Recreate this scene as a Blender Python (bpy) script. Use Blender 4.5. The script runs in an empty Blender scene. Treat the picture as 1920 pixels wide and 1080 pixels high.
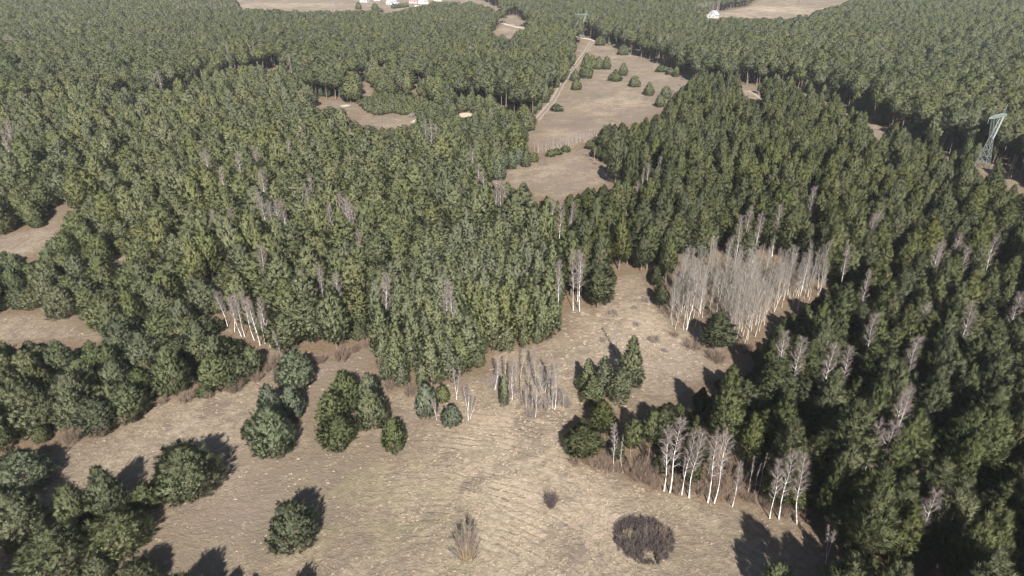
import bpy, math, random
import numpy as np
from mathutils import Vector, Matrix

# ---------------------------------------------------------------- camera, sky, sun
random.seed(7)
rng = np.random.default_rng(7)
SC = bpy.context.scene
COL = SC.collection
H, PITCH, F = 85.0, math.radians(27.0), 1280.0          # camera height, tilt below the horizon, focal length in photo pixels
SP, CP = math.sin(PITCH), math.cos(PITCH)
cam_d = bpy.data.cameras.new('camera')
cam_d.sensor_width = 36.0
cam_d.lens = 24.0
cam_d.clip_start = 1.0
cam_d.clip_end = 20000.0
cam = bpy.data.objects.new('camera', cam_d)
cam.location = (0, 0, H)
cam.rotation_euler = (math.pi / 2 - PITCH, 0, 0)
COL.objects.link(cam)
SC.camera = cam

SUN_EL, SUN_AZ = math.radians(35.5), math.radians(6.0)    # sun behind the camera, slightly to its right
to_sun = Vector((math.sin(SUN_AZ) * math.cos(SUN_EL), -math.cos(SUN_AZ) * math.cos(SUN_EL), math.sin(SUN_EL)))
W = bpy.data.worlds.new('World')
SC.world = W
W.use_nodes = True
nt = W.node_tree
bg = nt.nodes['Background']
sky = nt.nodes.new('ShaderNodeTexSky')
sky.sky_type = 'NISHITA'
sky.sun_disc = False
sky.sun_elevation = SUN_EL
sky.sun_rotation = math.atan2(to_sun.x, to_sun.y)
sky.air_density = 0.8
sky.dust_density = 1.0
sky.ozone_density = 1.0
nt.links.new(sky.outputs[0], bg.inputs[0])
bg.inputs[1].default_value = 0.05
sun_d = bpy.data.lights.new('sun', 'SUN')
sun_d.energy = 5.0
sun_d.angle = math.radians(0.55)
sun_d.color = (1.0, 0.95, 0.88)
sun = bpy.data.objects.new('sun', sun_d)
sun.rotation_euler = to_sun.to_track_quat('Z', 'Y').to_euler()
COL.objects.link(sun)
vs = SC.view_settings
vs.view_transform = 'Standard'
vs.look = 'None'
vs.exposure = 1.76
vs.gamma = 1.0
vs.use_curve_mapping = False
SC.render.engine = 'CYCLES'
cy = SC.cycles
cy.max_bounces = 5
cy.diffuse_bounces = 3
cy.glossy_bounces = 1
cy.transmission_bounces = 2
cy.volume_bounces = 1
cy.caustics_reflective = False
cy.caustics_refractive = False
cy.use_adaptive_sampling = False
cy.use_denoising = True
cy.denoiser = 'OPENIMAGEDENOISE'
cy.denoising_input_passes = 'RGB_ALBEDO_NORMAL'
cy.denoising_prefilter = 'ACCURATE'
cy.pixel_filter_type = 'BLACKMAN_HARRIS'
cy.filter_width = 1.35

# ---------------------------------------------------------------- from photo pixels to the ground and back
def G(px, py, h=0.0):
    """the point at height h that shows at photo pixel (px, py)"""
    u = (px - 960.0) / F
    v = (py - 540.0) / F
    zc = (H - h) / (SP + v * CP)
    return (u * zc, zc * (CP - v * SP), h)

def P(x, y, z):
    """arrays or numbers: photo pixel of a point, and its depth"""
    d = z - H
    zc = y * CP - d * SP
    return 960.0 + F * x / zc, 540.0 - F * (y * SP + d * CP) / zc, zc

def inside(poly, x, y):
    """even-odd test, arrays"""
    x = np.asarray(x, float); y = np.asarray(y, float)
    r = np.zeros(x.shape, bool)
    n = len(poly)
    for i in range(n):
        x0, y0 = poly[i]; x1, y1 = poly[(i + 1) % n]
        if y0 == y1:
            continue
        c = ((y0 > y) != (y1 > y)) & (x < (x1 - x0) * (y - y0) / (y1 - y0) + x0)
        r ^= c
    return r

def solve_tree(base, top):
    """base pixel and top pixel -> x, y, height, sideways offset of the top"""
    x, y, _ = G(*base)
    v = (top[1] - 540.0) / F
    # points (x+dx, y, h): v = -(y*SP + (h-H)*CP)/(y*CP - (h-H)*SP)
    d = -(v * y * CP + y * SP) / (CP - v * SP)
    h = d + H
    zc = y * CP - d * SP
    dx = (top[0] - 960.0) / F * zc - x
    return x, y, h, dx

def solve_box(b, skirt=0.75):
    """visible box of a lone tree (x0, x1, top, bottom in pixels) -> x, y, height, crown radius"""
    x0, x1, yt, yb = b
    xc = 0.5 * (x0 + x1)
    yy = yb
    for _ in range(8):
        v = (yy - 540.0) / F
        zc = H / (SP + v * CP)
        r = 0.5 * (x1 - x0) * zc / F
        dep = PITCH + math.atan(v)
        yy = yb - skirt * r * math.sin(dep) * F / zc
    x, y, h, dx = solve_tree((xc, yy), (xc, yt))
    return x, y, max(h, 0.6), r

# ---------------------------------------------------------------- what the ground shows, as outlines traced from the photograph
CLEAR = {
 'meadow': [(-300,990),(-60,880),(33,853),(100,842),(140,824),(200,813),(233,788),(253,774),(300,754),(333,757),(383,744),(433,733),(462,719),
            (507,694),(512,678),(496,655),(516,640),(540,668),(556,652),(590,662),(600,684),(636,678),(660,662),(690,645),(703,648),(706,680),(718,708),(724,724),
            (760,737),(783,731),(812,716),(835,722),(852,700),(880,708),(918,694),(922,668),(960,655),(990,648),(1050,640),(1052,594),(1073,584),(1120,587),(1150,560),(1145,530),
            (1173,511),(1200,513),(1224,543),(1233,577),(1262,620),(1284,650),(1313,662),(1345,668),(1372,690),(1345,700),(1318,714),(1272,732),(1234,770),(1205,776),(1165,786),(1150,756),
            (1100,752),(1060,800),(1054,868),(1074,874),(1140,884),(1173,908),(1240,922),(1290,934),(1327,944),(1370,954),(1443,974),(1493,984),(1512,990),(1538,1006),
            (1546,1055),(1540,1090),(1530,1180),(1500,1400),(-300,1400)],
 'left_a': [(-200,440),(0,440),(60,437),(83,423),(90,392),(103,374),(140,392),(112,420),(110,442),(73,463),(57,476),(17,472),(0,474),(-200,500)],
 'left_b': [(-200,600),(0,595),(20,587),(80,592),(140,593),(150,610),(187,607),(200,640),(157,645),(83,620),(77,644),(30,642),(0,642),(-200,660)],
 'left_c': [(203,503),(230,478),(262,478),(280,488),(240,496),(207,514)],
 'left_d': [(313,523),(346,537),(367,577),(356,582),(343,552)],
 'left_e': [(417,612),(443,618),(452,634),(430,636)],
 'sand_mid': [(640,197),(663,193),(693,213),(698,221),(727,213),(753,215),(786,222),(788,230),(770,229),(740,236),(707,237),(673,233),(653,213)],
 'sand_pit': [(857,211),(888,210),(886,220),(860,221)],
 'gap_a': [(677,150),(695,150),(697,180),(680,180)],
 'gap_b': [(772,152),(783,154),(780,168),(770,166)],
 'gap_c': [(583,187),(645,188),(650,200),(590,200)],
 'house_yard': [(1325,22),(1352,22),(1354,36),(1325,36)],
 'upper': [(1000,230),(1007,222),(1017,200),(1040,177),(1063,140),(1077,120),(1090,100),(1088,72),(1113,72),(1130,83),(1160,88),(1168,97),(1190,102),(1207,110),(1233,121),(1267,133),(1297,143),
            (1288,157),(1278,166),(1258,180),(1246,205),(1225,212),(1200,228),(1140,231),(1128,243),(1105,262),(1060,276),(1010,284),(977,266),(990,254)],
 'lower': [(913,338),(940,330),(950,322),(973,311),(1010,302),(1030,292),(1067,283),(1104,277),(1110,300),(1147,313),(1164,328),(1140,338),(1085,354),(1072,366),(1040,368),(1007,372),(993,360),(985,346),(950,350)],
 'far_mid': [(918,65),(945,44),(950,30),(967,29),(990,42),(985,54),(970,60),(963,72),(940,66)],
 'far_strip': [(880,-10),(912,3),(940,17),(938,22),(905,10),(870,0)],
 'far_field': [(1318,33),(1320,28),(1403,13),(1422,2),(1430,-20),(1640,-20),(1590,2),(1580,8),(1533,20),(1480,34),(1423,34),(1350,33)],
 'path_gap': [(1388,160),(1417,160),(1410,172),(1440,186),(1420,190),(1396,180)],
 'corridor_a': [(1627,234),(1640,234),(1665,253),(1650,254)],
 'corridor_b': [(1848,314),(1870,322),(1866,326),(1846,320)],
 'corridor_c': [(1890,332),(1912,338),(1925,350),(1900,345)],
 'village': [(300,-20),(455,3),(450,17),(520,19),(580,21),(640,20),(700,22),(722,25),(742,24),(765,17),(800,9),(815,3),(880,5),(870,-20)],
}
# bands of open ground that crowns in front hide: no tree stands there, so the edge behind shows its trunks
HIDDEN = [
 [(225,197),(250,190),(300,186),(350,171),(433,151),(520,128),(560,150),(550,158),(433,168),(300,202),(240,210)],
 [(1290,155),(1400,160),(1500,172),(1560,188),(1640,232),(1700,262),(1800,302),(1900,342),(2100,420),(2100,500),(1890,398),(1780,350),(1690,310),(1600,265),(1535,227),(1470,202),(1380,185),(1290,175)],
 [(1640,38),(1950,44),(1950,52),(1640,45)],
 [(1020,18),(1300,22),(1300,30),(1020,28)],
]
ASPEN_VIEW = [(1250,480),(1290,460),(1400,445),(1460,450),(1500,470),(1560,472),(1578,520),(1530,562),(1472,592),(1432,650),(1372,690),(1345,660),(1312,660),(1255,622)]
ASPEN_BASE = [(1258,622),(1300,614),(1345,590),(1366,660),(1404,648),(1440,604),(1480,578),(1535,560),(1545,546),(1525,529),(1460,522),(1400,518),(1330,526),(1275,537),(1254,585)]

def in_clear(px, py):
    r = np.zeros(np.shape(px), bool)
    for poly in CLEAR.values():
        r |= inside(poly, px, py)
    return r

# ---------------------------------------------------------------- small helpers
def mesh_from(name, V, T, mats, mat_idx=None, tint=None, normals=None, smooth=False):
    V = np.ascontiguousarray(V, np.float32); T = np.ascontiguousarray(T, np.int32)
    me = bpy.data.meshes.new(name)
    k = T.shape[1]
    me.vertices.add(len(V)); me.vertices.foreach_set('co', V.ravel())
    me.loops.add(T.size); me.loops.foreach_set('vertex_index', T.ravel())
    me.polygons.add(len(T)); me.polygons.foreach_set('loop_start', np.arange(0, T.size, k, dtype=np.int32))
    me.polygons.foreach_set('loop_total', np.full(len(T), k, np.int32))
    for m in mats:
        me.materials.append(m)
    if mat_idx is not None:
        me.polygons.foreach_set('material_index', np.ascontiguousarray(mat_idx, np.int32))
    if smooth:
        me.polygons.foreach_set('use_smooth', np.ones(len(T), bool))
    me.update(calc_edges=True)
    if tint is not None:
        a = me.attributes.new('tint', 'FLOAT', 'POINT'); a.data.foreach_set('value', np.ascontiguousarray(tint, np.float32))
    me.validate()
    if normals is not None:
        me.polygons.foreach_set('use_smooth', np.ones(len(me.polygons), bool))
        me.normals_split_custom_set_from_vertices([tuple(n) for n in normals])
    return me

def link(name, data, parent=None, loc=None, rot=None, scl=None):
    o = bpy.data.objects.new(name, data)
    COL.objects.link(o)
    if parent is not None:
        o.parent = parent
    if loc is not None: o.location = loc
    if rot is not None: o.rotation_euler = rot
    if scl is not None: o.scale = scl
    return o

def tag(o, label=None, cat=None, group=None, kind=None):
    if label: o['label'] = label
    if cat: o['category'] = cat
    if group: o['group'] = group
    if kind: o['kind'] = kind
    return o

class MB:
    """collects boxes, bars and tubes into one mesh"""
    def __init__(s): s.v = []; s.f = []; s.t = []
    def add(s, V, Fc, tint=0.5):
        b = len(s.v); s.v += [tuple(p) for p in V]; s.f += [tuple(b + i for i in q) for q in Fc]; s.t += [tint] * len(V)
    def box(s, c, sz, rz=0.0):
        cx, cy_, cz = c; a, b, d = sz[0] / 2, sz[1] / 2, sz[2] / 2
        co, si = math.cos(rz), math.sin(rz)
        V = [(cx + i * a * co - j * b * si, cy_ + i * a * si + j * b * co, cz + k * d) for k in (-1, 1) for i, j in ((-1, -1), (1, -1), (1, 1), (-1, 1))]
        s.add(V, [(3, 2, 1, 0), (4, 5, 6, 7), (0, 1, 5, 4), (1, 2, 6, 5), (2, 3, 7, 6), (3, 0, 4, 7)])
    def tube(s, pts, rad, n=5, tint=0.5):
        pts = [Vector(p) for p in pts]; V = []; Fc = []
        for i, p in enumerate(pts):
            d = (pts[min(i + 1, len(pts) - 1)] - pts[max(i - 1, 0)]).normalized()
            a = d.orthogonal().normalized() if abs(d.z) > 0.999 else d.cross(Vector((0, 0, 1))).normalized()
            b = d.cross(a)
            for k in range(n):
                q = 2 * math.pi * k / n
                V.append(p + (a * math.cos(q) + b * math.sin(q)) * rad[i])
        for i in range(len(pts) - 1):
            for k in range(n):
                k2 = (k + 1) % n
                Fc.append((i * n + k, i * n + k2, (i + 1) * n + k2, (i + 1) * n + k))
        s.add(V, Fc, tint)
        s.add(V[-n:], [tuple(range(n))], tint)
    def bar(s, a, b, w):
        s.tube([a, b], [w, w], 4)
    def mesh(s, name, mats, smooth=False):
        me = bpy.data.meshes.new(name)
        me.from_pydata(s.v, [], s.f)
        for m in mats: me.materials.append(m)
        if smooth:
            me.polygons.foreach_set('use_smooth', np.ones(len(me.polygons), bool))
        a = me.attributes.new('tint', 'FLOAT', 'POINT'); a.data.foreach_set('value', np.array(s.t, np.float32))
        me.update()
        return me

# ---------------------------------------------------------------- materials
def new_mat(name):
    m = bpy.data.materials.new(name); m.use_nodes = True
    t = m.node_tree; t.nodes.clear()
    out = t.nodes.new('ShaderNodeOutputMaterial')
    return m, t, out

def N(t, kind, **kw):
    n = t.nodes.new(kind)
    for k, v in kw.items(): setattr(n, k, v)
    return n

def math_n(t, op, a, b=None, c=None, clamp=False):
    n = N(t, 'ShaderNodeMath', operation=op, use_clamp=clamp)
    for i, x in enumerate((a, b, c)):
        if x is None: continue
        if isinstance(x, (int, float)): n.inputs[i].default_value = x
        else: t.links.new(x, n.inputs[i])
    return n.outputs[0]

def mix_c(t, fac, a, b, blend='MIX'):
    n = N(t, 'ShaderNodeMix', data_type='RGBA', blend_type=blend)
    n.clamp_factor = True
    if isinstance(fac, (int, float)): n.inputs[0].default_value = fac
    else: t.links.new(fac, n.inputs[0])
    for i, x in ((6, a), (7, b)):
        if isinstance(x, tuple): n.inputs[i].default_value = (*x[:3], 1)
        else: t.links.new(x, n.inputs[i])
    return n.outputs[2]

def ramp(t, fac, lo, hi):
    n = N(t, 'ShaderNodeMapRange', interpolation_type='SMOOTHSTEP')
    t.links.new(fac, n.inputs[0]); n.inputs[1].default_value = lo; n.inputs[2].default_value = hi
    return n.outputs[0]

def noise(t, vec, scale, detail=3.0, rough=0.55, dist=0.0):
    n = N(t, 'ShaderNodeTexNoise'); n.inputs['Scale'].default_value = scale; n.inputs['Detail'].default_value = detail
    n.inputs['Roughness'].default_value = rough; n.inputs['Distortion'].default_value = dist
    if vec is not None: t.links.new(vec, n.inputs['Vector'])
    return n.outputs[0]

def foliage_mat(name, dark, mid, warm, transl=0.40):
    m, t, out = new_mat(name)
    oi = N(t, 'ShaderNodeObjectInfo')
    at = N(t, 'ShaderNodeAttribute', attribute_name='tint')
    r = oi.outputs['Random']
    c = mix_c(t, math_n(t, 'POWER', r, 1.2), dark, mid)
    r2 = math_n(t, 'FRACT', math_n(t, 'MULTIPLY', r, 17.3))
    c = mix_c(t, math_n(t, 'MULTIPLY', ramp(t, r2, 0.55, 1.0), .7), c, warm)
    # stands differ a little in tone
    st = noise(t, oi.outputs['Location'], .013, 2)
    c = mix_c(t, math_n(t, 'MULTIPLY', ramp(t, st, .42, .62), .4), c, tuple(x * y for x, y in zip(mid, (1.10, 1.06, .86))))
    v = math_n(t, 'MULTIPLY_ADD', at.outputs['Fac'], 0.5, 0.78)
    hs = N(t, 'ShaderNodeHueSaturation')
    t.links.new(c, hs.inputs['Color']); t.links.new(v, hs.inputs['Value'])
    r3 = math_n(t, 'FRACT', math_n(t, 'MULTIPLY', r, 53.7))
    t.links.new(math_n(t, 'MULTIPLY_ADD', r3, 0.35, 0.78), hs.inputs['Saturation'])
    d = N(t, 'ShaderNodeBsdfDiffuse'); t.links.new(hs.outputs[0], d.inputs[0])
    tr = N(t, 'ShaderNodeBsdfTranslucent'); t.links.new(hs.outputs[0], tr.inputs[0])
    mx = N(t, 'ShaderNodeMixShader'); mx.inputs[0].default_value = transl
    t.links.new(d.outputs[0], mx.inputs[1]); t.links.new(tr.outputs[0], mx.inputs[2])
    t.links.new(mx.outputs[0], out.inputs[0])
    return m

M = {}
M['round'] = foliage_mat('needles_young_pine', (0.092, 0.108, 0.056), (0.128, 0.142, 0.076), (0.142, 0.146, 0.072))
M['broad'] = foliage_mat('needles_broad_pine', (0.100, 0.115, 0.060), (0.138, 0.150, 0.080), (0.150, 0.152, 0.074))
M['tall'] = foliage_mat('needles_tall_pine', (0.066, 0.077, 0.038), (0.094, 0.104, 0.052), (0.106, 0.110, 0.049))
M['cone'] = foliage_mat('needles_pale_pine', (0.124, 0.140, 0.080), (0.155, 0.170, 0.100), (0.162, 0.168, 0.090))
M['flat'] = foliage_mat('needles_mature_pine', (0.086, 0.100, 0.054), (0.120, 0.132, 0.071), (0.128, 0.132, 0.064))
M['blue'] = foliage_mat('needles_blue_pine', (0.112, 0.134, 0.088), (0.132, 0.152, 0.100), (0.132, 0.148, 0.088))

def bark_pine():
    m, t, out = new_mat('pine_bark')
    tc = N(t, 'ShaderNodeTexCoord')
    at = N(t, 'ShaderNodeAttribute', attribute_name='tint')
    n = noise(t, tc.outputs['Object'], 3.0, 4)
    c = mix_c(t, at.outputs['Fac'], (0.10, 0.082, 0.07), (0.135, 0.092, 0.062))
    c = mix_c(t, ramp(t, n, 0.35, 0.7), c, (0.10, 0.08, 0.07))
    d = N(t, 'ShaderNodeBsdfDiffuse'); t.links.new(c, d.inputs[0]); t.links.new(d.outputs[0], out.inputs[0])
    return m
M['bark'] = bark_pine()

def bark_birch(name, white, grey, patch):
    m, t, out = new_mat(name)
    tc = N(t, 'ShaderNodeTexCoord')
    mp = N(t, 'ShaderNodeMapping'); mp.inputs['Scale'].default_value = (2.0, 2.0, 0.9)
    t.links.new(tc.outputs['Object'], mp.inputs[0])
    at = N(t, 'ShaderNodeAttribute', attribute_name='tint')
    n = noise(t, mp.outputs[0], 1.6, 4, 0.7)
    c = mix_c(t, at.outputs['Fac'], grey, white)
    c = mix_c(t, math_n(t, 'MULTIPLY', ramp(t, n, 0.47, 0.60), 0.75), c, patch)
    d = N(t, 'ShaderNodeBsdfDiffuse'); t.links.new(c, d.inputs[0]); t.links.new(d.outputs[0], out.inputs[0])
    return m
M['birch'] = bark_birch('birch_bark', (0.42, 0.405, 0.385), (0.21, 0.19, 0.175), (0.10, 0.085, 0.075))
M['aspen'] = bark_birch('aspen_bark', (0.29, 0.27, 0.243), (0.18, 0.16, 0.147), (0.19, 0.165, 0.145))

def twig_mat(name, a, b):
    m, t, out = new_mat(name)
    oi = N(t, 'ShaderNodeObjectInfo'); at = N(t, 'ShaderNodeAttribute', attribute_name='tint')
    c = mix_c(t, oi.outputs['Random'], a, b)
    hs = N(t, 'ShaderNodeHueSaturation'); t.links.new(c, hs.inputs['Color'])
    t.links.new(math_n(t, 'MULTIPLY_ADD', at.outputs['Fac'], 0.7, 0.65), hs.inputs['Value'])
    d = N(t, 'ShaderNodeBsdfDiffuse'); t.links.new(hs.outputs[0], d.inputs[0]); t.links.new(d.outputs[0], out.inputs[0])
    return m
M['birch_twig'] = twig_mat('birch_twigs', (0.118, 0.095, 0.088), (0.145, 0.119, 0.11))
M['aspen_twig'] = twig_mat('aspen_twigs', (0.128, 0.115, 0.100), (0.156, 0.141, 0.124))
M['brown_twig'] = twig_mat('brown_twigs', (0.105, 0.078, 0.062), (0.145, 0.108, 0.084))
M['dark_twig'] = twig_mat('dark_twigs', (0.062, 0.050, 0.049), (0.078, 0.062, 0.06))
M['pale_twig'] = twig_mat('pale_twigs', (0.15, 0.125, 0.09), (0.165, 0.14, 0.10))
M['yellow_twig'] = twig_mat('yellow_twigs', (0.155, 0.12, 0.066), (0.18, 0.14, 0.075))
M['grey_twig'] = twig_mat('grey_twigs', (0.15, 0.125, 0.11), (0.17, 0.145, 0.13))

def plain(name, col, rough=0.8, metal=0.0, vary=0.12, scale=1.5):
    m, t, out = new_mat(name)
    tc = N(t, 'ShaderNodeTexCoord')
    n = noise(t, tc.outputs['Object'], scale, 4)
    c = mix_c(t, n, tuple(x * (1 - vary) for x in col), tuple(min(1, x * (1 + vary)) for x in col))
    b = N(t, 'ShaderNodeBsdfPrincipled'); t.links.new(c, b.inputs['Base Color'])
    b.inputs['Roughness'].default_value = rough; b.inputs['Metallic'].default_value = metal
    t.links.new(b.outputs[0], out.inputs[0])
    return m
M['steel'] = plain('painted_steel', (0.085, 0.10, 0.092), 0.6)
M['insulator'] = plain('insulator_glass', (0.16, 0.22, 0.20), 0.3)
M['plaster'] = plain('white_plaster', (0.30, 0.296, 0.29), 0.8, 0, 0.04)
M['cream'] = plain('cream_plaster', (0.66, 0.60, 0.50), 0.8, 0, 0.05)
M['roof_blue'] = plain('blue_grey_roof', (0.21, 0.26, 0.32), 0.5)
M['roof_red'] = plain('brown_red_roof', (0.22, 0.10, 0.085), 0.7)
M['roof_grey'] = plain('grey_roof', (0.20, 0.20, 0.22), 0.6)
M['glass'] = plain('window_glass', (0.05, 0.06, 0.07), 0.15)
M['wood'] = plain('door_wood', (0.16, 0.09, 0.05), 0.6)
M['brick'] = plain('chimney_brick', (0.26, 0.13, 0.10), 0.8)

# ---------------------------------------------------------------- tree builders
def unit(a):
    return a / np.maximum(np.linalg.norm(a, axis=-1, keepdims=True), 1e-6)

PINE = {   # nominal height, crown radius, crown base, whorls, branches per whorl, clump length, drop of lower branches
 'round': dict(h=9.0, R=4.0, cb=0.3, nw=12, nb=9, L=0.80, el=(0, 62)),
 'broad': dict(h=15.0, R=4.0, cb=3.0, nw=10, nb=8, L=1.0, el=(2, 58)),
 'tall': dict(h=17.0, R=3.3, cb=3.6, nw=12, nb=6, L=1.05, el=(14, 66)),
 'cone': dict(h=15.0, R=3.1, cb=0.6, nw=15, nb=6, L=0.9, el=(14, 66)),
 'flat': dict(h=19.0, R=3.5, cb=9.6, nw=8, nb=7, L=1.15, el=(8, 60)),
 'young': dict(h=4.0, R=1.8, cb=0.2, nw=6, nb=6, L=0.8, el=(15, 66)),
}
def profile(kind, t):
    if kind in ('round', 'young'):
        return 0.80 + 0.20 * t / 0.22 if t < 0.22 else max(0.08, (1 - ((t - 0.22) / 0.78) ** 1.75)) ** 0.85
    if kind == 'broad':
        return 0.62 + 0.38 * t / 0.30 if t < 0.30 else max(0.08, (1 - ((t - 0.30) / 0.70) ** 1.7)) ** 0.9
    if kind == 'tall':
        return 0.66 + 0.34 * t / 0.30 if t < 0.30 else max(0.06, (1 - ((t - 0.30) / 0.70) ** 1.5)) ** 0.95
    if kind == 'cone':
        return 0.85 + 0.15 * t / 0.15 if t < 0.15 else max(0.06, (1 - ((t - 0.15) / 0.85) ** 1.35)) ** 0.9
    return 0.55 + 0.45 * t / 0.35 if t < 0.35 else max(0.12, (1 - ((t - 0.35) / 0.65) ** 1.85)) ** 0.85

def pine_crown(kind, seed, blades=19):
    g = np.random.default_rng(seed)
    p = PINE[kind]
    h, R, cb, L = p['h'], p['R'], p['cb'], p['L']
    ph = g.uniform(0, 6.28, 3); am = g.uniform(0.05, 0.16, 3); va = g.uniform(.78, 1.28)
    base, dirs, outw, tint = [], [], [], []
    for i in range(p['nw']):
        t = (i + 0.15 + g.uniform(-.25, .25)) / p['nw']
        t = min(max(t, 0.0), 0.97)
        z = cb + t * (h - cb) * 0.95
        nb = p['nb'] if t < 0.75 else max(3, p['nb'] - 2)
        a0 = g.uniform(0, 6.28)
        for k in range(nb):
            if g.random() < 0.10: continue
            az = a0 + 6.283 * k / nb + g.uniform(-.35, .35)
            mod = 1 + am[0] * math.sin(az + ph[0]) + am[1] * math.sin(2 * az + ph[1] + 3 * t) + am[2] * math.sin(3 * az + ph[2] - 4 * t)
            bl = R * profile(kind, t ** va) * mod * g.uniform(.86, 1.07)
            el = math.radians(p['el'][0] + (p['el'][1] - p['el'][0]) * t ** 1.3 + g.uniform(-6, 6))
            hor = np.array([math.cos(az), math.sin(az), 0.0]); side = np.array([-math.sin(az), math.cos(az), 0.0])
            n = int(2 + bl * 1.3)
            tb = np.clip(g.normal(.5, .2), 0, 1)
            for q in range(n):
                s = 0.30 + 0.70 * (q + g.random()) / n
                lat = g.uniform(-1, 1) * 0.34 * bl * (1.18 - s)
                up = bl * s * math.sin(el) + 0.10 * bl * s * s + g.uniform(-.12, .2)
                base.append(np.array([0, 0, z]) + hor * bl * s * math.cos(el) + side * lat + np.array([0, 0, up]))
                dirs.append(hor * 0.55 * math.cos(el) + side * lat / max(bl, .5) * 0.6 + np.array([0, 0, 0.85]) + g.normal(0, .22, 3))
                outw.append(hor + side * lat / max(bl, .5))
                tint.append(np.clip(tb * .5 + g.normal(.28, .16), 0, 1))
    # the outer skin of shoots, close set, in faint tiers
    nS = {'round': 620, 'broad': 560, 'tall': 480, 'cone': 480, 'flat': 360, 'young': 170}[kind]
    ph2 = g.uniform(0, 6.28)
    for q in range(nS):
        while True:
            t = g.uniform(0, .99); pr = profile(kind, t ** va)
            if g.random() < pr + .08: break
        az = 2.39996 * q + g.uniform(-.2, .2)
        mod = 1 + am[0] * math.sin(az + ph[0]) + am[1] * math.sin(2 * az + ph[1] + 3 * t) + am[2] * math.sin(3 * az + ph[2] - 4 * t)
        z = cb + t * (h - cb) * 0.97
        tier = math.sin(z * 6.283 / (1.5 if kind in ('broad', 'flat') else 1.1) + 1.3 * math.sin(az * 2 + ph2))
        rr = R * pr * mod * (g.uniform(.80, 1.10) + (.09 if kind in ('broad', 'flat') else .045) * tier)
        hor = np.array([math.cos(az), math.sin(az), 0.0])
        base.append(hor * rr * .93 + np.array([0, 0, z - .15 * L]))
        dirs.append(hor * (.75 - .35 * t) + np.array([0, 0, .75 + .4 * t]) + g.normal(0, .2, 3))
        outw.append(hor + np.array([0, 0, .6 * t]))
        tint.append(np.clip(g.normal(.48, .20) + .10 * tier, 0, 1))
    for q in range(7):
        a = g.uniform(0, 6.28)
        base.append(np.array([math.cos(a) * .25, math.sin(a) * .25, h - L * g.uniform(.5, 1.6)])); dirs.append(np.array([math.cos(a) * .35, math.sin(a) * .35, 1.0]))
        outw.append(np.array([math.cos(a), math.sin(a), .5])); tint.append(g.uniform(.3, .7))
    base = np.array(base); dirs = unit(np.array(dirs)); outw = unit(np.array(outw)); tint = np.array(tint)
    base[:, 2] = np.maximum(base[:, 2], 0.15)
    nC = len(base)
    K = blades
    B = np.repeat(base, K, 0); D = np.repeat(dirs, K, 0); O = np.repeat(outw, K, 0); TT = np.repeat(tint, K)
    m = nC * K
    size = np.repeat(g.uniform(.8, 1.2, nC), K)
    s = g.random(m) ** 0.8
    rd = unit(g.normal(0, 1, (m, 3)))
    d = unit(D * 0.9 + rd * 0.75)
    root = B + D * (s * L * 0.75 * size)[:, None] + rd * (0.10 * size)[:, None]
    ln = g.uniform(.48, .84, m) * size * (L / 1.0)
    tgt = unit(rd * 0.8 + O * 0.55 + np.array([0, 0, .55]))
    wv = unit(np.cross(d, tgt)) * (g.uniform(.042, .068, m) * size * L)[:, None]
    v0 = root - wv; v1 = root + wv; v2 = root + d * ln[:, None]
    V = np.stack([v0, v1, v2], 1).reshape(-1, 3)
    T = np.arange(3 * m).reshape(-1, 3)
    nrm = np.cross(v1 - v0, v2 - v0)
    flip = (nrm * tgt).sum(1) < 0
    T[flip] = T[flip][:, ::-1]
    gn = unit(np.where(flip[:, None], -nrm, nrm))
    ctr = B - np.array([0, 0, cb + .35 * (h - cb)]); ctr[:, 2] *= R / (.5 * (h - cb))
    sn = unit(gn * 0.12 + rd * 0.20 + unit(ctr) * 0.75 + np.array([0, 0, .25]))
    tip = np.clip(TT + g.normal(0, .12, m), 0, 1)
    return V, T, np.repeat(sn, 3, 0), np.repeat(tip, 3)

def pine_trunk(kind, seed):
    g = np.random.default_rng(seed + 500)
    p = PINE[kind]; mb = MB()
    h = p['h'] * 0.96; r0 = 0.0135 * p['h'] ** 0.95 * (1.3 if kind in ('round', 'young') else 1.0)
    pts, rad = [], []
    a, b = g.normal(0, .012 * h), g.normal(0, .012 * h)
    for i in range(7):
        t = i / 6
        pts.append((a * math.sin(t * 2.6), b * math.sin(t * 2.2), t * h)); rad.append(r0 * (1.12 - t) * (1.25 if i == 0 else 1) + .012)
    nv = len(mb.v); mb.tube(pts, rad, 6)
    for i in range(nv, len(mb.v)):
        mb.t[i] = min(1, max(0, (mb.v[i][2] / h - .22) / .3))
    zlo = max(1.2, p['cb'] * .45)
    for i in range(14):
        z = zlo + (h * .92 - zlo) * i / 14; az = 2.4 * i + g.uniform(-.4, .4)
        dead = z < p['cb']
        ln = (0.7 if dead else p['R'] * .75 * profile(kind, min(.97, (z - p['cb']) / (p['h'] - p['cb'])))) * g.uniform(.7, 1.1)
        e = math.radians(0 if dead else 22)
        q = Vector((math.cos(az) * ln * math.cos(e), math.sin(az) * ln * math.cos(e), ln * math.sin(e)))
        c = Vector((a * math.sin(z / h * 2.6), b * math.sin(z / h * 2.2), z))
        mb.tube([c, c + q * .5, c + q], [.028 + .02 * (1 - z / h), .025, .01], 3, 0.3 if dead else 0.8)
    return mb

def tris_of(mb):
    T = []
    for f in mb.f:
        for i in range(1, len(f) - 1): T.append((f[0], f[i], f[i + 1]))
    return np.array(mb.v, float), np.array(T), np.array(mb.t)

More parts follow.
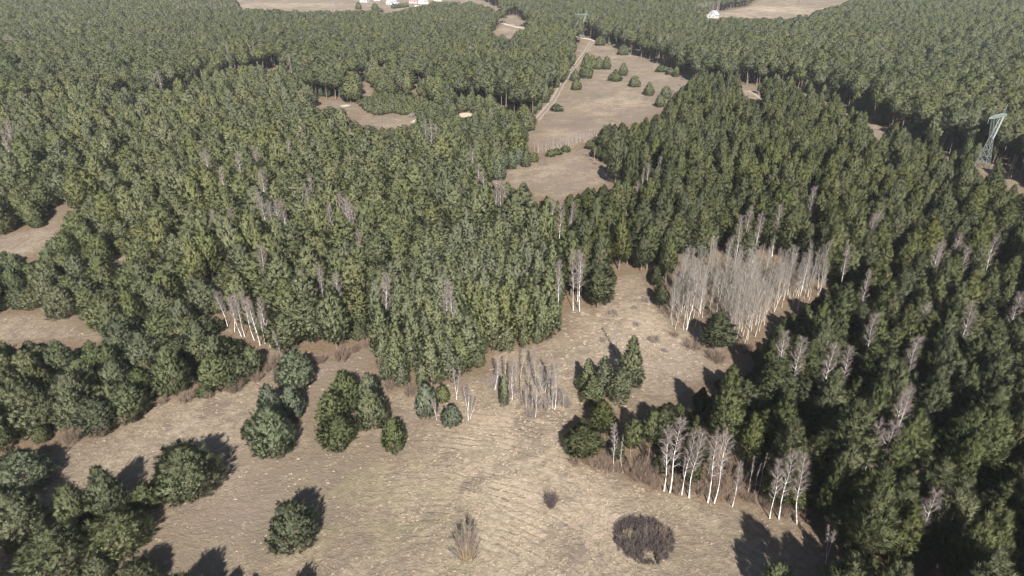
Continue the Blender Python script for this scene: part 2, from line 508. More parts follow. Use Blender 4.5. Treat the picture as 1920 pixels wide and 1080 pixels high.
N_VAR = {'round': 8, 'broad': 8, 'tall': 8, 'cone': 5, 'flat': 7, 'young': 3}
crown_me, trunk_me, joined = {}, {}, {}
for kind, nv_ in N_VAR.items():
    mat = M['round'] if kind == 'young' else M[kind]
    for i in range(nv_):
        sd = 100 * len(kind) + 17 * i + ord(kind[0])
        V, T, Nn, tt = pine_crown(kind, sd)
        mb = pine_trunk(kind, sd)
        crown_me[kind, i] = mesh_from('crown', V, T, [mat], tint=tt, normals=Nn)
        trunk_me[kind, i] = mb.mesh('trunk', [M['bark']])
        Vt, Tt, tt2 = tris_of(mb)
        # the same tree in one mesh, for the mass of the forest
        fn = unit(np.cross(Vt[Tt[:, 1]] - Vt[Tt[:, 0]], Vt[Tt[:, 2]] - Vt[Tt[:, 0]]))
        vn = np.zeros_like(Vt)
        for k in range(3): np.add.at(vn, Tt[:, k], fn)
        vn = unit(vn)
        joined[kind, i] = mesh_from('forest_pine', np.vstack([V, Vt]), np.vstack([T, Tt + len(V)]), [mat, M['bark']],
                                    np.r_[np.zeros(len(T), int), np.ones(len(Tt), int)], np.r_[tt, tt2], np.vstack([Nn, vn]))
# a second skin of blue-green needles for a few young pines
blue_me = {}
for i in range(4):
    me = crown_me['round', i].copy(); me.materials[0] = M['blue']; blue_me[i] = me

def strands(root, d, ln, wd, tint, g):
    """thin triangles: one twig each"""
    m = len(root)
    rd = unit(g.normal(0, 1, (m, 3)))
    wv = unit(np.cross(d, rd)) * wd[:, None] * .5
    V = np.stack([root - wv, root + wv, root + d * ln[:, None]], 1).reshape(-1, 3)
    return V, np.arange(3 * m).reshape(-1, 3), np.repeat(tint, 3)

def bare_tree(kind, seed):
    """leafless tree: (trunk with its limbs, crown of twigs); nominal height 16"""
    g = np.random.default_rng(seed)
    mb = MB(); h = 16.0
    R_, D_, L_, W_, T_ = [], [], [], [], []
    par = {'birch': dict(nb=30, el=(32, 58), bl=3.2, tw=62, tl=(.5, 1.25), droop=-.10, lo=.36, r0=.132, tww=.030),
           'fork': dict(nb=18, el=(38, 62), bl=2.6, tw=70, tl=(.5, 1.25), droop=-.10, lo=.45, r0=.125, tww=.034),
           'aspen': dict(nb=30, el=(36, 66), bl=3.9, tw=46, tl=(.6, 1.4), droop=.45, lo=.28, r0=.115, tww=.024),
           'sapling': dict(nb=14, el=(55, 75), bl=1.7, tw=48, tl=(.4, 1.0), droop=.3, lo=.35, r0=.17, tww=.06)}[kind]
    stems = []
    sway = g.normal(0, .5, 2); sw2 = g.normal(0, .16, 2); p2 = g.uniform(0, 6, 2)
    main = [Vector((sway[0] * math.sin(2.4 * t) * .8 + sw2[0] * (math.sin(7 * t + p2[0]) - math.sin(p2[0])), sway[1] * math.sin(2.1 * t) * .8 + sw2[1] * (math.sin(6 * t + p2[1]) - math.sin(p2[1])), t * h * .97)) for t in np.linspace(0, 1, 11)]
    if kind == 'fork':
        k = int(g.integers(2, 4)); z0 = h * g.uniform(.04, .3); a0 = g.uniform(0, 6.28)
        for j in range(k):
            az = a0 + 6.28 * j / k + g.uniform(-.4, .4); sp = g.uniform(1.2, 2.4)
            st = [Vector((0, 0, 0)), Vector((0, 0, z0))]
            for t in np.linspace(.14, 1, 8):
                st.append(Vector((math.cos(az) * sp * t ** .8, math.sin(az) * sp * t ** .8, z0 + (h * g.uniform(.93, .96) - z0) * t)))
            stems.append(st)
    else:
        stems.append(main)
    for st in stems:
        n = len(st); rad = [par['r0'] * (1.0 - .93 * (i / (n - 1)) ** .9) * (1.3 if i == 0 else 1) for i in range(n)]
        nv = len(mb.v); mb.tube(st, rad, 6, 1.0)
        for i in range(nv, len(mb.v)): mb.t[i] = 1.0 if mb.v[i][2] < h * .7 else max(.25, 1 - (mb.v[i][2] / h - .7) * 2.4)
        for b in range(par['nb']):
            t = par['lo'] + (1 - par['lo']) * ((b + g.random()) / par['nb']) ** .9
            t = min(t, .985)
            f = t * (n - 1); i0 = min(int(f), n - 2); c = st[i0].lerp(st[i0 + 1], f - i0)
            az = 2.4 * b + g.uniform(-.5, .5)
            el = math.radians(g.uniform(*par['el']) + 12 * (t - .5))
            bl = (par['bl'] * (.95 - .5 * t) if kind == 'aspen' else par['bl'] * (1.12 - t) ** .55 * min(1, .55 + 1.2 * (t - par['lo']))) * g.uniform(.6, 1.2)
            hor = Vector((math.cos(az), math.sin(az), 0))
            d0 = hor * math.cos(el) + Vector((0, 0, math.sin(el)))
            d1 = hor * math.cos(el + .35) + Vector((0, 0, math.sin(el + .35)))
            pts = [c, c + d0 * bl * .4, c + d0 * bl * .4 + d1 * bl * .35, c + d0 * bl * .4 + d1 * bl * .6]
            rb = (.03 if kind in ('birch', 'fork') else .02) + .05 * (1 - t) * min(1, bl / 2.5)
            mb.tube(pts, [rb, rb * .7, rb * .45, rb * .2], 3, .85 if rb > .042 else .45)
            m = int(par['tw'] * (0.45 + .55 * bl / par['bl']))
            s = g.uniform(.22, 1.0, m)
            pa = np.array([list(p) for p in pts])
            k = np.minimum((s * 3).astype(int), 2); fr = s * 3 - k
            root = pa[k] * (1 - fr)[:, None] + pa[k + 1] * fr[:, None] + g.normal(0, .10, (m, 3))
            dd = unit(np.array([d0.x, d0.y, d0.z]) * .8 + g.normal(0, .55, (m, 3)) + np.array([0, 0, par['droop']]))
            R_.append(root); D_.append(dd); L_.append(g.uniform(*par['tl'], m) * (1.1 - .4 * s)); W_.append(g.uniform(.7, 1.3, m) * par['tww']); T_.append(np.clip(g.normal(.5, .2, m), 0, 1))
    V, T, tt = strands(np.vstack(R_), np.vstack(D_), np.concatenate(L_), np.concatenate(W_), np.concatenate(T_), g)
    return mb, (V, T, tt)

bare_me = {}
for kind, n_, bark, twig in (('birch', 6, 'birch', 'birch_twig'), ('fork', 4, 'birch', 'birch_twig'), ('aspen', 7, 'aspen', 'aspen_twig'), ('sapling', 4, 'aspen', 'grey_twig')):
    for i in range(n_):
        mb, (V, T, tt) = bare_tree(kind, 900 + 31 * i + len(kind) * 7)
        bare_me[kind, i] = (mb.mesh('trunk', [M[bark]], True), mesh_from('crown', V, T, [M[twig]], tint=tt))

def shrub(r, h, n_stem, n_tw, seed, mats, spread=0.55, tl=(.4, 1.0), tw=.05, dome=True, stem_r=.03, lump=.10):
    """leafless shrub: many stems from the ground with twigs, one mesh of stems and one of twigs"""
    g = np.random.default_rng(seed); mb = MB()
    ends, dirs = [], []
    for i in range(n_stem):
        a = g.uniform(0, 6.28); rr = r * math.sqrt(g.random()) * (1 + lump * (math.sin(3 * a + seed) + .7 * math.sin(5 * a + 2 * seed) + .5 * math.sin(9 * a)))
        ex, ey = math.cos(a) * rr, math.sin(a) * rr
        bx, by = ex * (1 - spread), ey * (1 - spread)
        hh = h * (math.sqrt(max(.10, 1 - min(1, rr / r) ** 2.4)) if dome else g.uniform(.6, 1.0)) * g.uniform(.82, 1.0)
        p0, p2 = Vector((bx, by, 0)), Vector((ex, ey, hh)); p1 = p0.lerp(p2, .5) + Vector((0, 0, hh * .06))
        mb.tube([p0, p1, p2], [stem_r, stem_r * .7, stem_r * .3], 3, g.uniform(.2, .8))
        ends.append((p0, p1, p2))
    k = g.integers(0, n_stem, n_tw); s = g.uniform(.3, 1.0, n_tw)
    A = np.array([[list(q) for q in e] for e in ends])
    seg = (s > .5).astype(int); fr = np.where(s > .5, (s - .5) * 2, s * 2)
    root = A[k, seg] * (1 - fr)[:, None] + A[k, seg + 1] * fr[:, None] + g.normal(0, .12 * min(1, r / 2), (n_tw, 3))
    d = unit(unit(A[k, 2] - A[k, 0]) * .9 + g.normal(0, .5, (n_tw, 3)) + np.array([0, 0, .25]))
    V, T, tt = strands(root, d, g.uniform(*tl, n_tw), g.uniform(.7, 1.3, n_tw) * tw, np.clip(g.normal(.5, .2, n_tw), 0, 1), g)
    V[:, 2] = np.maximum(V[:, 2], .02)
    Vs, Ts, ts = tris_of(mb)
    return mesh_from('shrub', np.vstack([V, Vs]), np.vstack([T, Ts + len(V)]), mats, np.r_[np.zeros(len(T), int), np.full(len(Ts), len(mats) - 1)], np.r_[tt, ts])
# ---------------------------------------------------------------- where the bare trees stand (base pixel, top pixel)
ORD = ['first', 'second', 'third', 'fourth', 'fifth', 'sixth', 'seventh', 'eighth', 'ninth', 'tenth', 'eleventh', 'twelfth', 'thirteenth', 'fourteenth', 'fifteenth',
       'sixteenth', 'seventeenth', 'eighteenth', 'nineteenth', 'twentieth']
def ordinal(i):
    if i < 20: return ORD[i]
    n = i + 1
    tens = {2: 'twenty', 3: 'thirty', 4: 'forty', 5: 'fifty', 6: 'sixty', 7: 'seventy', 8: 'eighty', 9: 'ninety'}
    th = {2: 'twentieth', 3: 'thirtieth', 4: 'fortieth', 5: 'fiftieth', 6: 'sixtieth', 7: 'seventieth', 8: 'eightieth', 9: 'ninetieth'}
    if n > 99: return 'hundred and ' + ordinal(n - 101) if n > 100 else 'hundredth'
    return th[n // 10] if n % 10 == 0 else tens[n // 10] + '-' + ORD[n % 10 - 1]

BIRCH = {   # phrase with the rank from the left, group, kinds, [(base, top)]
 'row': ('white birch at the meadow edge, %s from the left in its row', 'white birches along the right stand', 'birch', [
    ((1150,883),(1150,795)), ((1245,921),(1250,799)), ((1256,924),(1278,788)), ((1278,928),(1304,806)), ((1292,933),(1322,806)), ((1327,942),(1351,815)), ((1339,943),(1373,815)),
    ((1373,950),(1388,868)), ((1443,972),(1462,860)), ((1460,973),(1487,848)), ((1494,982),(1513,851))]),
 'back': ('thin pale birch in the brush behind the white birch row, %s from the left', 'thin birches behind the row', 'sapling', [
    ((1267,927),(1284,862)), ((1315,905),(1335,845)), ((1407,923),(1416,855)), ((1413,925),(1426,870)), ((1423,923),(1438,848)), ((1357,880),(1368,800)), ((1345,872),(1362,790)), ((1170,886),(1174,820))]),
 'grove': ('white birch leaning left in the grove beside the left stand, %s from the left', 'birch grove beside the left stand', 'birch', [
    ((427,613),(402,548)), ((430,606),(410,548)), ((453,631),(426,555)), ((459,631),(437,550)), ((477,638),(448,548)), ((488,648),(459,558)), ((480,628),(466,570)), ((507,651),(484,560)), ((497,644),(492,568)), ((530,676),(514,620)), ((440,622),(430,560))]),
 'lone': ('forked white birch standing on the meadow beside small green pines, %s from the left', 'forked birches on the meadow', 'fork', [
    ((819,788),(811,748)), ((856,749),(856,690)), ((878,788),(875,722)), ((882,785),(888,742))]),
 'clump': ('slender grey birch in the clump at the head of the meadow, %s from the left', 'grey birches at the head of the meadow', 'mixed', [
    ((928,731),(930,664)), ((930,729),(938,680)), ((944,724),(949,660)), ((960,751),(963,676)), ((980,750),(983,700)), ((975,709),(988,648)), ((999,706),(1001,650)), ((997,770),(999,715)), ((1004,782),(1009,708)),
    ((1016,757),(1017,688)), ((1029,753),(1029,686)), ((1036,766),(1042,682)), ((1040,768),(1047,680)), ((1056,766),(1058,725)), ((1012,742),(1012,680)), ((1022,735),(1030,668)), ((990,740),(994,680)), ((968,728),(972,672)),
    ((1032,740),(1036,672)), ((1003,725),(1008,655)), ((986,770),(988,722)), ((953,738),(957,680))]),
 'edge': ('pale birch at the dark edge of the upper left forest, %s from the left', 'birches at the upper left forest edge', 'birch', [
    ((258,186),(248,152)), ((280,177),(268,131)), ((297,186),(283,136)), ((299,186),(296,133)), ((333,175),(328,143)), ((350,168),(343,132)), ((382,162),(376,129)), ((405,156),(401,122)), ((425,151),(422,117)),
    ((433,150),(430,119)), ((447,148),(448,122)), ((460,149),(456,122)), ((482,135),(483,115)), ((500,130),(498,112)), ((512,128),(510,112)), ((547,152),(540,101)), ((563,130),(563,113)), ((315,180),(312,140)), ((365,165),(363,135)),
    ((60,200),(58,165)), ((45,204),(44,170)), ((105,200),(103,168))]),
 'strip': ('thin white birch on the power line strip by the right pylon, %s from the left', 'birches on the power line strip', 'birch', [
    ((1528,168),(1535,132)), ((1553,206),(1557,186)), ((1616,222),(1624,202)), ((1717,252),(1723,232)), ((1727,264),(1731,238)), ((1742,265),(1746,242)), ((1752,270),(1757,244)), ((1763,284),(1772,251)), ((1769,283),(1776,252)),
    ((1780,288),(1789,258)), ((1797,298),(1804,270)), ((1858,313),(1868,288)), ((1864,318),(1872,296)), ((1890,334),(1904,290)), ((1895,334),(1909,294)), ((1342,148),(1345,130)), ((1361,156),(1364,140)), ((1913,330),(1925,296))]),
 'lower': ('bare birch by the lower brown clearing at the right stand, %s from the left', 'birches by the lower clearing', 'birch', [
    ((1117,301),(1115,276)), ((1187,352),(1187,312)), ((1180,350),(1178,315)), ((1204,358),(1208,314)), ((1216,356),(1217,306)), ((1232,352),(1240,294)), ((1170,420),(1171,384)), ((1193,398),(1196,338)), ((1163,345),(1163,330))]),
 'upper': ('tall pale birch on the far edge of the upper clearing, %s from the left', 'birches by the upper clearing', 'birch', [
    ((1168,102),(1168,85)), ((1232,118),(1237,65)), ((1252,112),(1254,62)), ((1246,120),(1249,80))]),
 'mid': ('bare birch rising among pines of the middle forest, %s from the left', 'birches in the middle forest', 'birch', [
    ((485,420),(478,357)), ((492,415),(487,368)), ((507,430),(506,377)), ((518,428),(518,373)), ((530,425),(529,375)), ((619,425),(617,386)), ((634,420),(631,360)), ((649,425),(646,372)), ((655,428),(653,378)), ((660,430),(659,384)),
    ((502,508),(496,460)), ((603,545),(597,496)), ((636,560),(631,515)), ((427,430),(422,388)), ((409,440),(403,395)), ((484,318),(479,278)), ((448,330),(442,285)), ((548,310),(542,264)), ((421,362),(414,314)), ((495,362),(489,318)), ((583,368),(579,325)), ((386,322),(382,281)),
    ((931,392),(929,340)), ((940,395),(939,338)), ((949,393),(948,345)), ((1037,425),(1036,370)), ((1053,430),(1053,378)), ((1071,430),(1072,376)), ((1051,535),(1050,488)), ((1080,525),(1080,470)), ((1092,530),(1092,476)), ((1086,528),(1088,468)), ((835,565),(833,528)), ((717,545),(716,512)), ((852,578),(850,540)),
    ((803,275),(800,228)), ((809,275),(807,232)), ((816,278),(815,234)), ((889,322),(887,282)), ((902,335),(900,308)), ((908,350),(906,322)), ((575,395),(574,352)), ((668,470),(667,432))]),
 'north': ('grey bare birch among pines of the far upper left forest, %s from the left', 'birches in the upper left forest', 'birch', [
    ((55,78),(53,57)), ((63,64),(62,38)), ((72,62),(71,36)), ((86,56),(88,30)), ((97,54),(100,30)), ((117,50),(117,28)), ((119,62),(118,44)), ((133,52),(133,31)), ((168,62),(166,39)), ((10,88),(9,66)), ((20,86),(18,68)), ((428,108),(426,84)), ((470,60),(470,36)),
    ((498,68),(497,40)), ((612,80),(612,58)), ((642,50),(641,30)), ((901,66),(900,40)), ((908,68),(907,44)), ((988,38),(987,13)), ((992,38),(991,15)), ((8,255),(6,222)), ((14,270),(12,235)), ((4,280),(2,245)), ((570,52),(570,35))]),
 'right': ('bare birch crown rising among pines of the right stand, %s from the left', 'birches in the right stand', 'birch', [
    ((1472,705),(1478,618)), ((1495,712),(1504,634)), ((1557,735),(1563,650)), ((1586,735),(1593,650)), ((1728,665),(1743,568)), ((1720,710),(1728,632)), ((1642,458),(1653,393)), ((1634,455),(1640,402)), ((1755,528),(1760,456)), ((1762,528),(1768,455)),
    ((1797,520),(1803,436)), ((1805,535),(1815,462)), ((1860,515),(1872,440)), ((1412,455),(1415,388)), ((1420,450),(1428,398)), ((1457,450),(1466,383)), ((1390,462),(1392,405)), ((1590,520),(1595,458)), ((1622,575),(1631,506)), ((1815,645),(1830,566)), ((1640,665),(1648,588)), ((1895,650),(1916,548)),
    ((1682,810),(1694,733)), ((1698,800),(1712,722)), ((1640,870),(1651,786)), ((1664,872),(1678,788)), ((1738,1010),(1760,915)), ((1300,570),(1302,510)), ((1525,395),(1528,350)), ((1515,520),(1520,470))]),
 'single': ('thin bare birch behind the pine group of the middle clearing', None, 'birch', [((1157,662),(1156,604))]),
 'corner': ('low forked birch at the lower edge of the right stand beside the shadow', None, 'fork', [((1548,1056),(1560,988))]),
}

bare = []     # x, y, h, dx, kind, label, group, name, category
for key, (phrase, grp, kinds, lst) in BIRCH.items():
    order = sorted(range(len(lst)), key=lambda i: lst[i][1][0])
    for rank, i in enumerate(order):
        b, t_ = lst[i]
        x, y, h, dx = solve_tree(b, t_)
        if key in ('mid', 'right', 'north'):     # a crown seen above the pines: tall enough to clear them
            h = float(rng.uniform(18.0, 20.5) if key == 'north' else rng.uniform(14.5, 17.0))
            x, y, _h = G(t_[0], t_[1], h); dx = float(rng.normal(0, .5))
        elif key not in ('row', 'grove', 'lone', 'clump', 'corner', 'single'):
            x, dx = x + .85 * dx, .15 * dx
        kd = kinds
        if kinds == 'mixed': kd = ('birch', 'aspen', 'sapling', 'aspen')[rank % 4]
        lab = phrase % ordinal(rank) if '%s' in phrase else phrase
        bare.append((x, y, h, dx, kd, lab, grp, 'birch_tree', 'birch', key))
# the pale aspen stand
pts = []
for _ in range(4000):
    px, py = rng.uniform(1250, 1570), rng.uniform(525, 665)
    if not inside(ASPEN_BASE, np.array([px]), np.array([py]))[0]: continue
    x, y, _z = G(px, py)
    if rng.random() > 170 ** 2 / (y * y + 1) * 1.3: continue
    if all((x - a) ** 2 + (y - b) ** 2 > 1.95 ** 2 for a, b in pts): pts.append((x, y))
pts.sort(key=lambda q: q[1])
per = 14
rows = [sorted(pts[i:i + per]) for i in range(0, len(pts), per)]
for ri, row in enumerate(rows):
    for ci, (x, y) in enumerate(row):
        h = rng.uniform(7.6, 14.4); dx = rng.normal(0.1, .7)
        bare.append((x, y, h, dx, 'aspen', 'grey bare aspen, %s from the left in the %s row of the pale stand' % (ORD[ci], ORD[ri]), 'aspens of the pale stand', 'aspen_tree', 'aspen', 'aspen'))
# the line of thin bare saplings between the two clearings
a, b = (1003, 288), (1128, 256)
for i in range(46):
    f = i / 45
    px = a[0] + (b[0] - a[0]) * f + rng.uniform(-1, 1); py = a[1] + (b[1] - a[1]) * f ** 1.1 + rng.uniform(-3, 3)
    x, y, _z = G(px, py)
    bare.append((x, y, rng.uniform(4.2, 6.2), rng.normal(0, .2), 'sapling', 'thin bare sapling in the hedge line between the two clearings, %s from the left' % ordinal(i), 'hedge line of bare saplings', 'bare_sapling', 'sapling', 'line'))
# bare trees on the far village edge and the purple patch above the upper forest
for i in range(26):
    px = 326 + i * 4.9 + rng.uniform(-1.5, 1.5); py = 7 + rng.uniform(-3, 5)
    hh_ = rng.uniform(17, 20); x, y, _z = G(px, py, hh_); bare.append((x, y, hh_, 0, 'aspen', 'grey bare tree along the far field edge at upper left, %s from the left' % ordinal(i), 'bare trees on the far field edge', 'bare_tree', 'bare tree', 'far'))
for i in range(12):
    px = 612 + i * 2.6 + rng.uniform(-1, 1); py = -1 + rng.uniform(-3, 3)
    hh_ = rng.uniform(12, 15); x, y, _z = G(px, py, hh_); bare.append((x, y, hh_, 0, 'aspen', 'grey bare tree in the small grove by the village, %s from the left' % ordinal(i), 'bare grove by the village', 'bare_tree', 'bare tree', 'far'))
for i in range(18):
    px = 1306 + i * 2.6 + rng.uniform(-1, 1); py = 9 - i * .45 + rng.uniform(-2, 2)
    hh_ = rng.uniform(15, 18); x, y, _z = G(px, py, hh_); bare.append((x, y, hh_, 0, 'aspen', 'grey bare tree at the pale far field corner, %s from the left' % ordinal(i), 'bare trees at the far field corner', 'bare_tree', 'bare tree', 'far'))
for i in range(22):
    px = rng.uniform(838, 895); py = rng.uniform(24, 44)
    x, y, _z = G(px, py); bare.append((x, y, rng.uniform(14, 17), 0, 'aspen', None, 'bare trees above the far meadow', 'bare_tree', 'bare tree', 'haze'))
hz = sorted([i for i, q in enumerate(bare) if q[9] == 'haze'], key=lambda i: P(bare[i][0], bare[i][1], 10)[0])
for r_, i in enumerate(hz):
    q = list(bare[i]); q[5] = 'mauve bare tree in the patch left of the far meadow, %s from the left' % ordinal(r_); bare[i] = tuple(q)

# ---------------------------------------------------------------- pines one can point at: visible box (x0, x1, top, bottom), kind, label
LONE = [
 ((525,592,656,737),'round','rounded pine standing alone right of the birch grove','blue'),
 ((488,531,722,788),'round','left one of two bluish pines behind the large rounded meadow pine','blue'),
 ((526,572,727,790),'round','right one of two bluish pines behind the large rounded meadow pine','blue'),
 ((472,557,764,866),'round','large rounded pine in front of two bluish pines on the meadow','blue'),
 ((457,482,793,828),'young','little pine tucked against the left side of the large rounded pine',''),
 ((619,678,698,776),'round','back left pine of the clump of five on the meadow',''),
 ((674,714,700,770),'round','back right pine of the clump of five, mostly hidden by its neighbour',''),
 ((666,727,729,813),'round','right front pine of the clump of five, egg shaped',''),
 ((595,654,736,806),'round','left pine of the clump of five on the meadow',''),
 ((603,674,780,846),'round','front pine of the clump of five, broad and low',''),
 ((716,762,787,851),'round','small cone shaped pine alone right of the clump of five',''),
 ((-2,100,851,932),'round','loose open pine with a bare grey branch by the left border','blue'),
 ((-20,101,926,1036),'round','big dark pine below the loose open one at the left border',''),
 ((117,174,912,996),'round','left pine of the lower left clump, half in shade',''),
 ((172,244,878,976),'round','tallest back pine of the lower left clump',''),
 ((180,286,962,1052),'round','front pine of the lower left clump with a long shadow',''),
 ((296,414,840,952),'round','broad pine alone on the meadow with a jagged shadow to the right',''),
 ((253,302,912,962),'young','small dark pine joined to the left of the broad lone pine',''),
 ((52,174,996,1100),'round','dark pine at the bottom border below the lower left clump',''),
 ((165,215,1044,1096),'round','small pine beside the dark one at the bottom border',''),
 ((224,310,1060,1135),'round','pine cut by the bottom border, right of the small one',''),
 ((-70,10,1040,1140),'round','pine in the lower left corner cut by the border',''),
 ((512,601,943,1041),'round','round dense pine alone in the lower meadow with a dark shadow',''),
 ((300,402,1085,1200),'round','tall pine just below the picture casting the pointed shadow',''),
 ((395,442,1100,1165),'round','small pine below the picture casting the short left shadow',''),
 ((440,478,1108,1165),'round','small pine below the picture casting the short right shadow',''),
 ((525,590,1102,1180),'round','pine below the picture under the round lone pine',''),
 ((1416,1474,1056,1150),'round','pine top at the bottom border left of the forest shadow',''),
 ((1552,1604,1038,1125),'round','bright young pine at the bottom border in front of the right stand',''),
 ((1640,1690,1052,1130),'round','bright pine at the bottom border, right of the bright young pine',''),
 ((780,822,720,789),'round','bluish pine behind the slim birch at the meadow head','blue'),
 ((815,846,724,758),'round','thin brownish pine right of the bluish pine at the meadow head',''),
 ((829,868,760,803),'round','small low pine between two forked white birches','blue'),
 ((1055,1124,797,870),'round','front pine of the leaning pair at the tip of the right stand','tall'),
 ((1104,1151,751,822),'tall','back pine of the leaning pair at the tip of the right stand',''),
 ((1163,1198,786,884),'flat','left pine on a bare pale trunk beside the single white birch',''),
 ((1195,1234,772,882),'flat','right pine on a bare pale trunk beside the single white birch',''),
 ((1083,1118,671,738),'cone','left pine of the group in the middle clearing',''),
 ((1110,1150,667,744),'cone','middle pine of the group in the middle clearing',''),
 ((1156,1205,628,730),'cone','tallest right pine of the group in the middle clearing',''),
 ((1138,1182,692,756),'cone','low right front pine of the group in the middle clearing',''),
 ((1090,1130,702,758),'cone','low left front pine of the group in the middle clearing',''),
 ((1093,1148,496,588),'round','rounded pine at the left edge of the middle clearing','tall'),
 ((1311,1369,584,668),'round','dark broad pine standing inside the pale aspen stand','tall'),
 ((1226,1250,532,580),'tall','small pine at the left end of the pale aspen stand',''),
 ((937,954,697,764),'cone','slim young pine among the grey birches at the meadow head',''),
 ((1070,1087,130,153),'round','lower left pine of the row along the dirt road',''),
 ((1086,1113,115,148),'round','largest pine of the row along the dirt road',''),
 ((1090,1108,100,128),'round','uppermost pine of the row along the dirt road',''),
 ((1100,1119,103,131),'round','pine right of the uppermost one in the road row',''),
 ((1113,1131,107,131),'round','second pine from the right end of the road row',''),
 ((1129,1146,106,131),'round','pine at the right end of the road row',''),
 ((1070,1089,149,170),'round','round pine right below the row along the dirt road',''),
 ((1033,1054,196,210),'young','low round bush-like pine alone beside the dirt road',''),
 ((1143,1166,131,154),'round','left pine of the pair in the upper clearing',''),
 ((1159,1176,118,143),'round','right taller pine of the pair in the upper clearing',''),
 ((1177,1200,143,164),'round','single round pine in the middle of the upper clearing',''),
 ((1207,1226,154,180),'round','single pine with a side shadow in the upper clearing',''),
 ((1237,1258,161,186),'round','upper pine of the pair near the right stand tip',''),
 ((1227,1248,179,202),'round','lower pine of the pair near the right stand tip',''),
 ((1230,1250,124,136),'young','flat juniper-like bush at the right edge of the upper clearing',''),
 ((1249,1263,128,141),'young','middle small bush at the right edge of the upper clearing',''),
 ((1262,1273,127,145),'young','right small bush at the right edge of the upper clearing',''),
 ((1158,1180,84,104),'round','bushy pine at the far end of the upper clearing',''),
 ((1115,1135,68,86),'round','pine at the far corner of the upper clearing by the sandy track',''),
 ((942,961,342,370),'round','left small pine at the foot of the lower clearing',''),
 ((972,991,341,370),'round','right small pine at the foot of the lower clearing',''),
 ((906,931,300,336),'round','leftmost bluish pine beside the lower clearing','blue'),
 ((922,949,304,339),'round','front bluish pine beside the lower clearing','blue'),
 ((946,971,284,318),'round','third bluish pine beside the lower clearing','blue'),
 ((962,984,279,310),'round','fourth bluish pine beside the lower clearing','blue'),
 ((977,996,283,315),'round','narrow pine at the top of the lower clearing',''),
 ((992,1010,286,305),'round','low pine at the left end of the sapling hedge',''),
 ((1024,1040,281,295),'young','first low pine below the sapling hedge',''),
 ((1036,1052,279,292),'young','second low pine below the sapling hedge',''),
 ((1052,1068,274,286),'young','third low pine below the sapling hedge',''),
 ((667,679,0,18),'cone','dark spruce-like tree left of the village houses',''),
 ((697,710,6,20),'round','round evergreen in the field before the village houses',''),
 ((704,717,15,23),'young','small evergreen bush in the field before the village houses',''),
]

# ---------------------------------------------------------------- the forest: one point per pine
ZONES = [
 ('young', [(668,184),(720,180),(790,188),(852,214),(786,222),(735,212),(697,219),(676,198)]),
 ('round', [(-900,520),(-300,440),(0,378),(140,396),(200,440),(262,474),(345,520),(400,600),(432,640),(500,658),(520,700),(462,732),(0,900),(-900,1300)]),
 ('round', [(690,225),(760,215),(850,200),(905,198),(992,232),(1000,262),(945,300),(905,332),(880,332),(840,290),(780,262)]),
 ('cone', [(700,668),(690,610),(740,540),(800,490),(900,455),(1000,490),(1062,545),(1056,645),(990,652),(922,672),(852,722),(783,738),(715,728)]),
 ('flat', [(1090,66),(1130,83),(1300,143),(1290,156),(1400,160),(1640,232),(1900,344),(2900,800),(2900,-600),(900,-600),(985,20),(1020,30),(1060,40),(1090,45)]),
 ('flat', [(-1200,420),(0,206),(200,199),(300,186),(430,151),(520,127),(585,189),(640,191),(690,140),(760,150),(840,195),(900,205),(990,226),(1007,222),(1092,90),(1090,40),(985,20),(900,-600),(-1200,-600)]),
 ('tall', [(1288,158),(1240,204),(1130,236),(1110,292),(1070,362),(1000,374),(990,410),(1070,470),(1085,560),(1130,590),(1000,760),(1000,1600),(3200,1600),(2900,800),(1900,346),(1640,236),(1500,180),(1400,166)]),
]
SIZE = {'round': (5.9, (4.4, 9.2), (2.3, 3.9)), 'broad': (6.1, (6.5, 15.8), (2.3, 4.2)), 'tall': (5.3, (7.5, 18.2), (1.8, 3.2)), 'cone': (4.7, (9.0, 14.0), (2.0, 2.9)),
        'flat': (6.6, (12.5, 19.0), (2.9, 4.4)), 'young': (2.8, (1.8, 3.6), (1.1, 1.8))}
PYLON_FAR = [(1079,70),(1101,70),(1108,26),(1072,26)]
PYLON_VIEW = [(1832,309),(1862,309),(1868,262),(1890,203),(1832,203),(1846,262)]
lone = []
for b_, kd, lab, look in LONE:
    x, y, h, r = solve_box(b_, 0.75 if kd in ('round', 'young') else 0.45)
    r, h = r * .95, h * .98
    if kd == 'flat':
        r = min(r, 3.4)
    lone.append((x, y, h, r, kd, lab, look))
LX = np.array([[q[0], q[1], q[3]] for q in lone])
BX = np.array([[q[0], q[1], q[2], q[3]] for q in bare])
bkey = np.array([q[9] for q in bare])

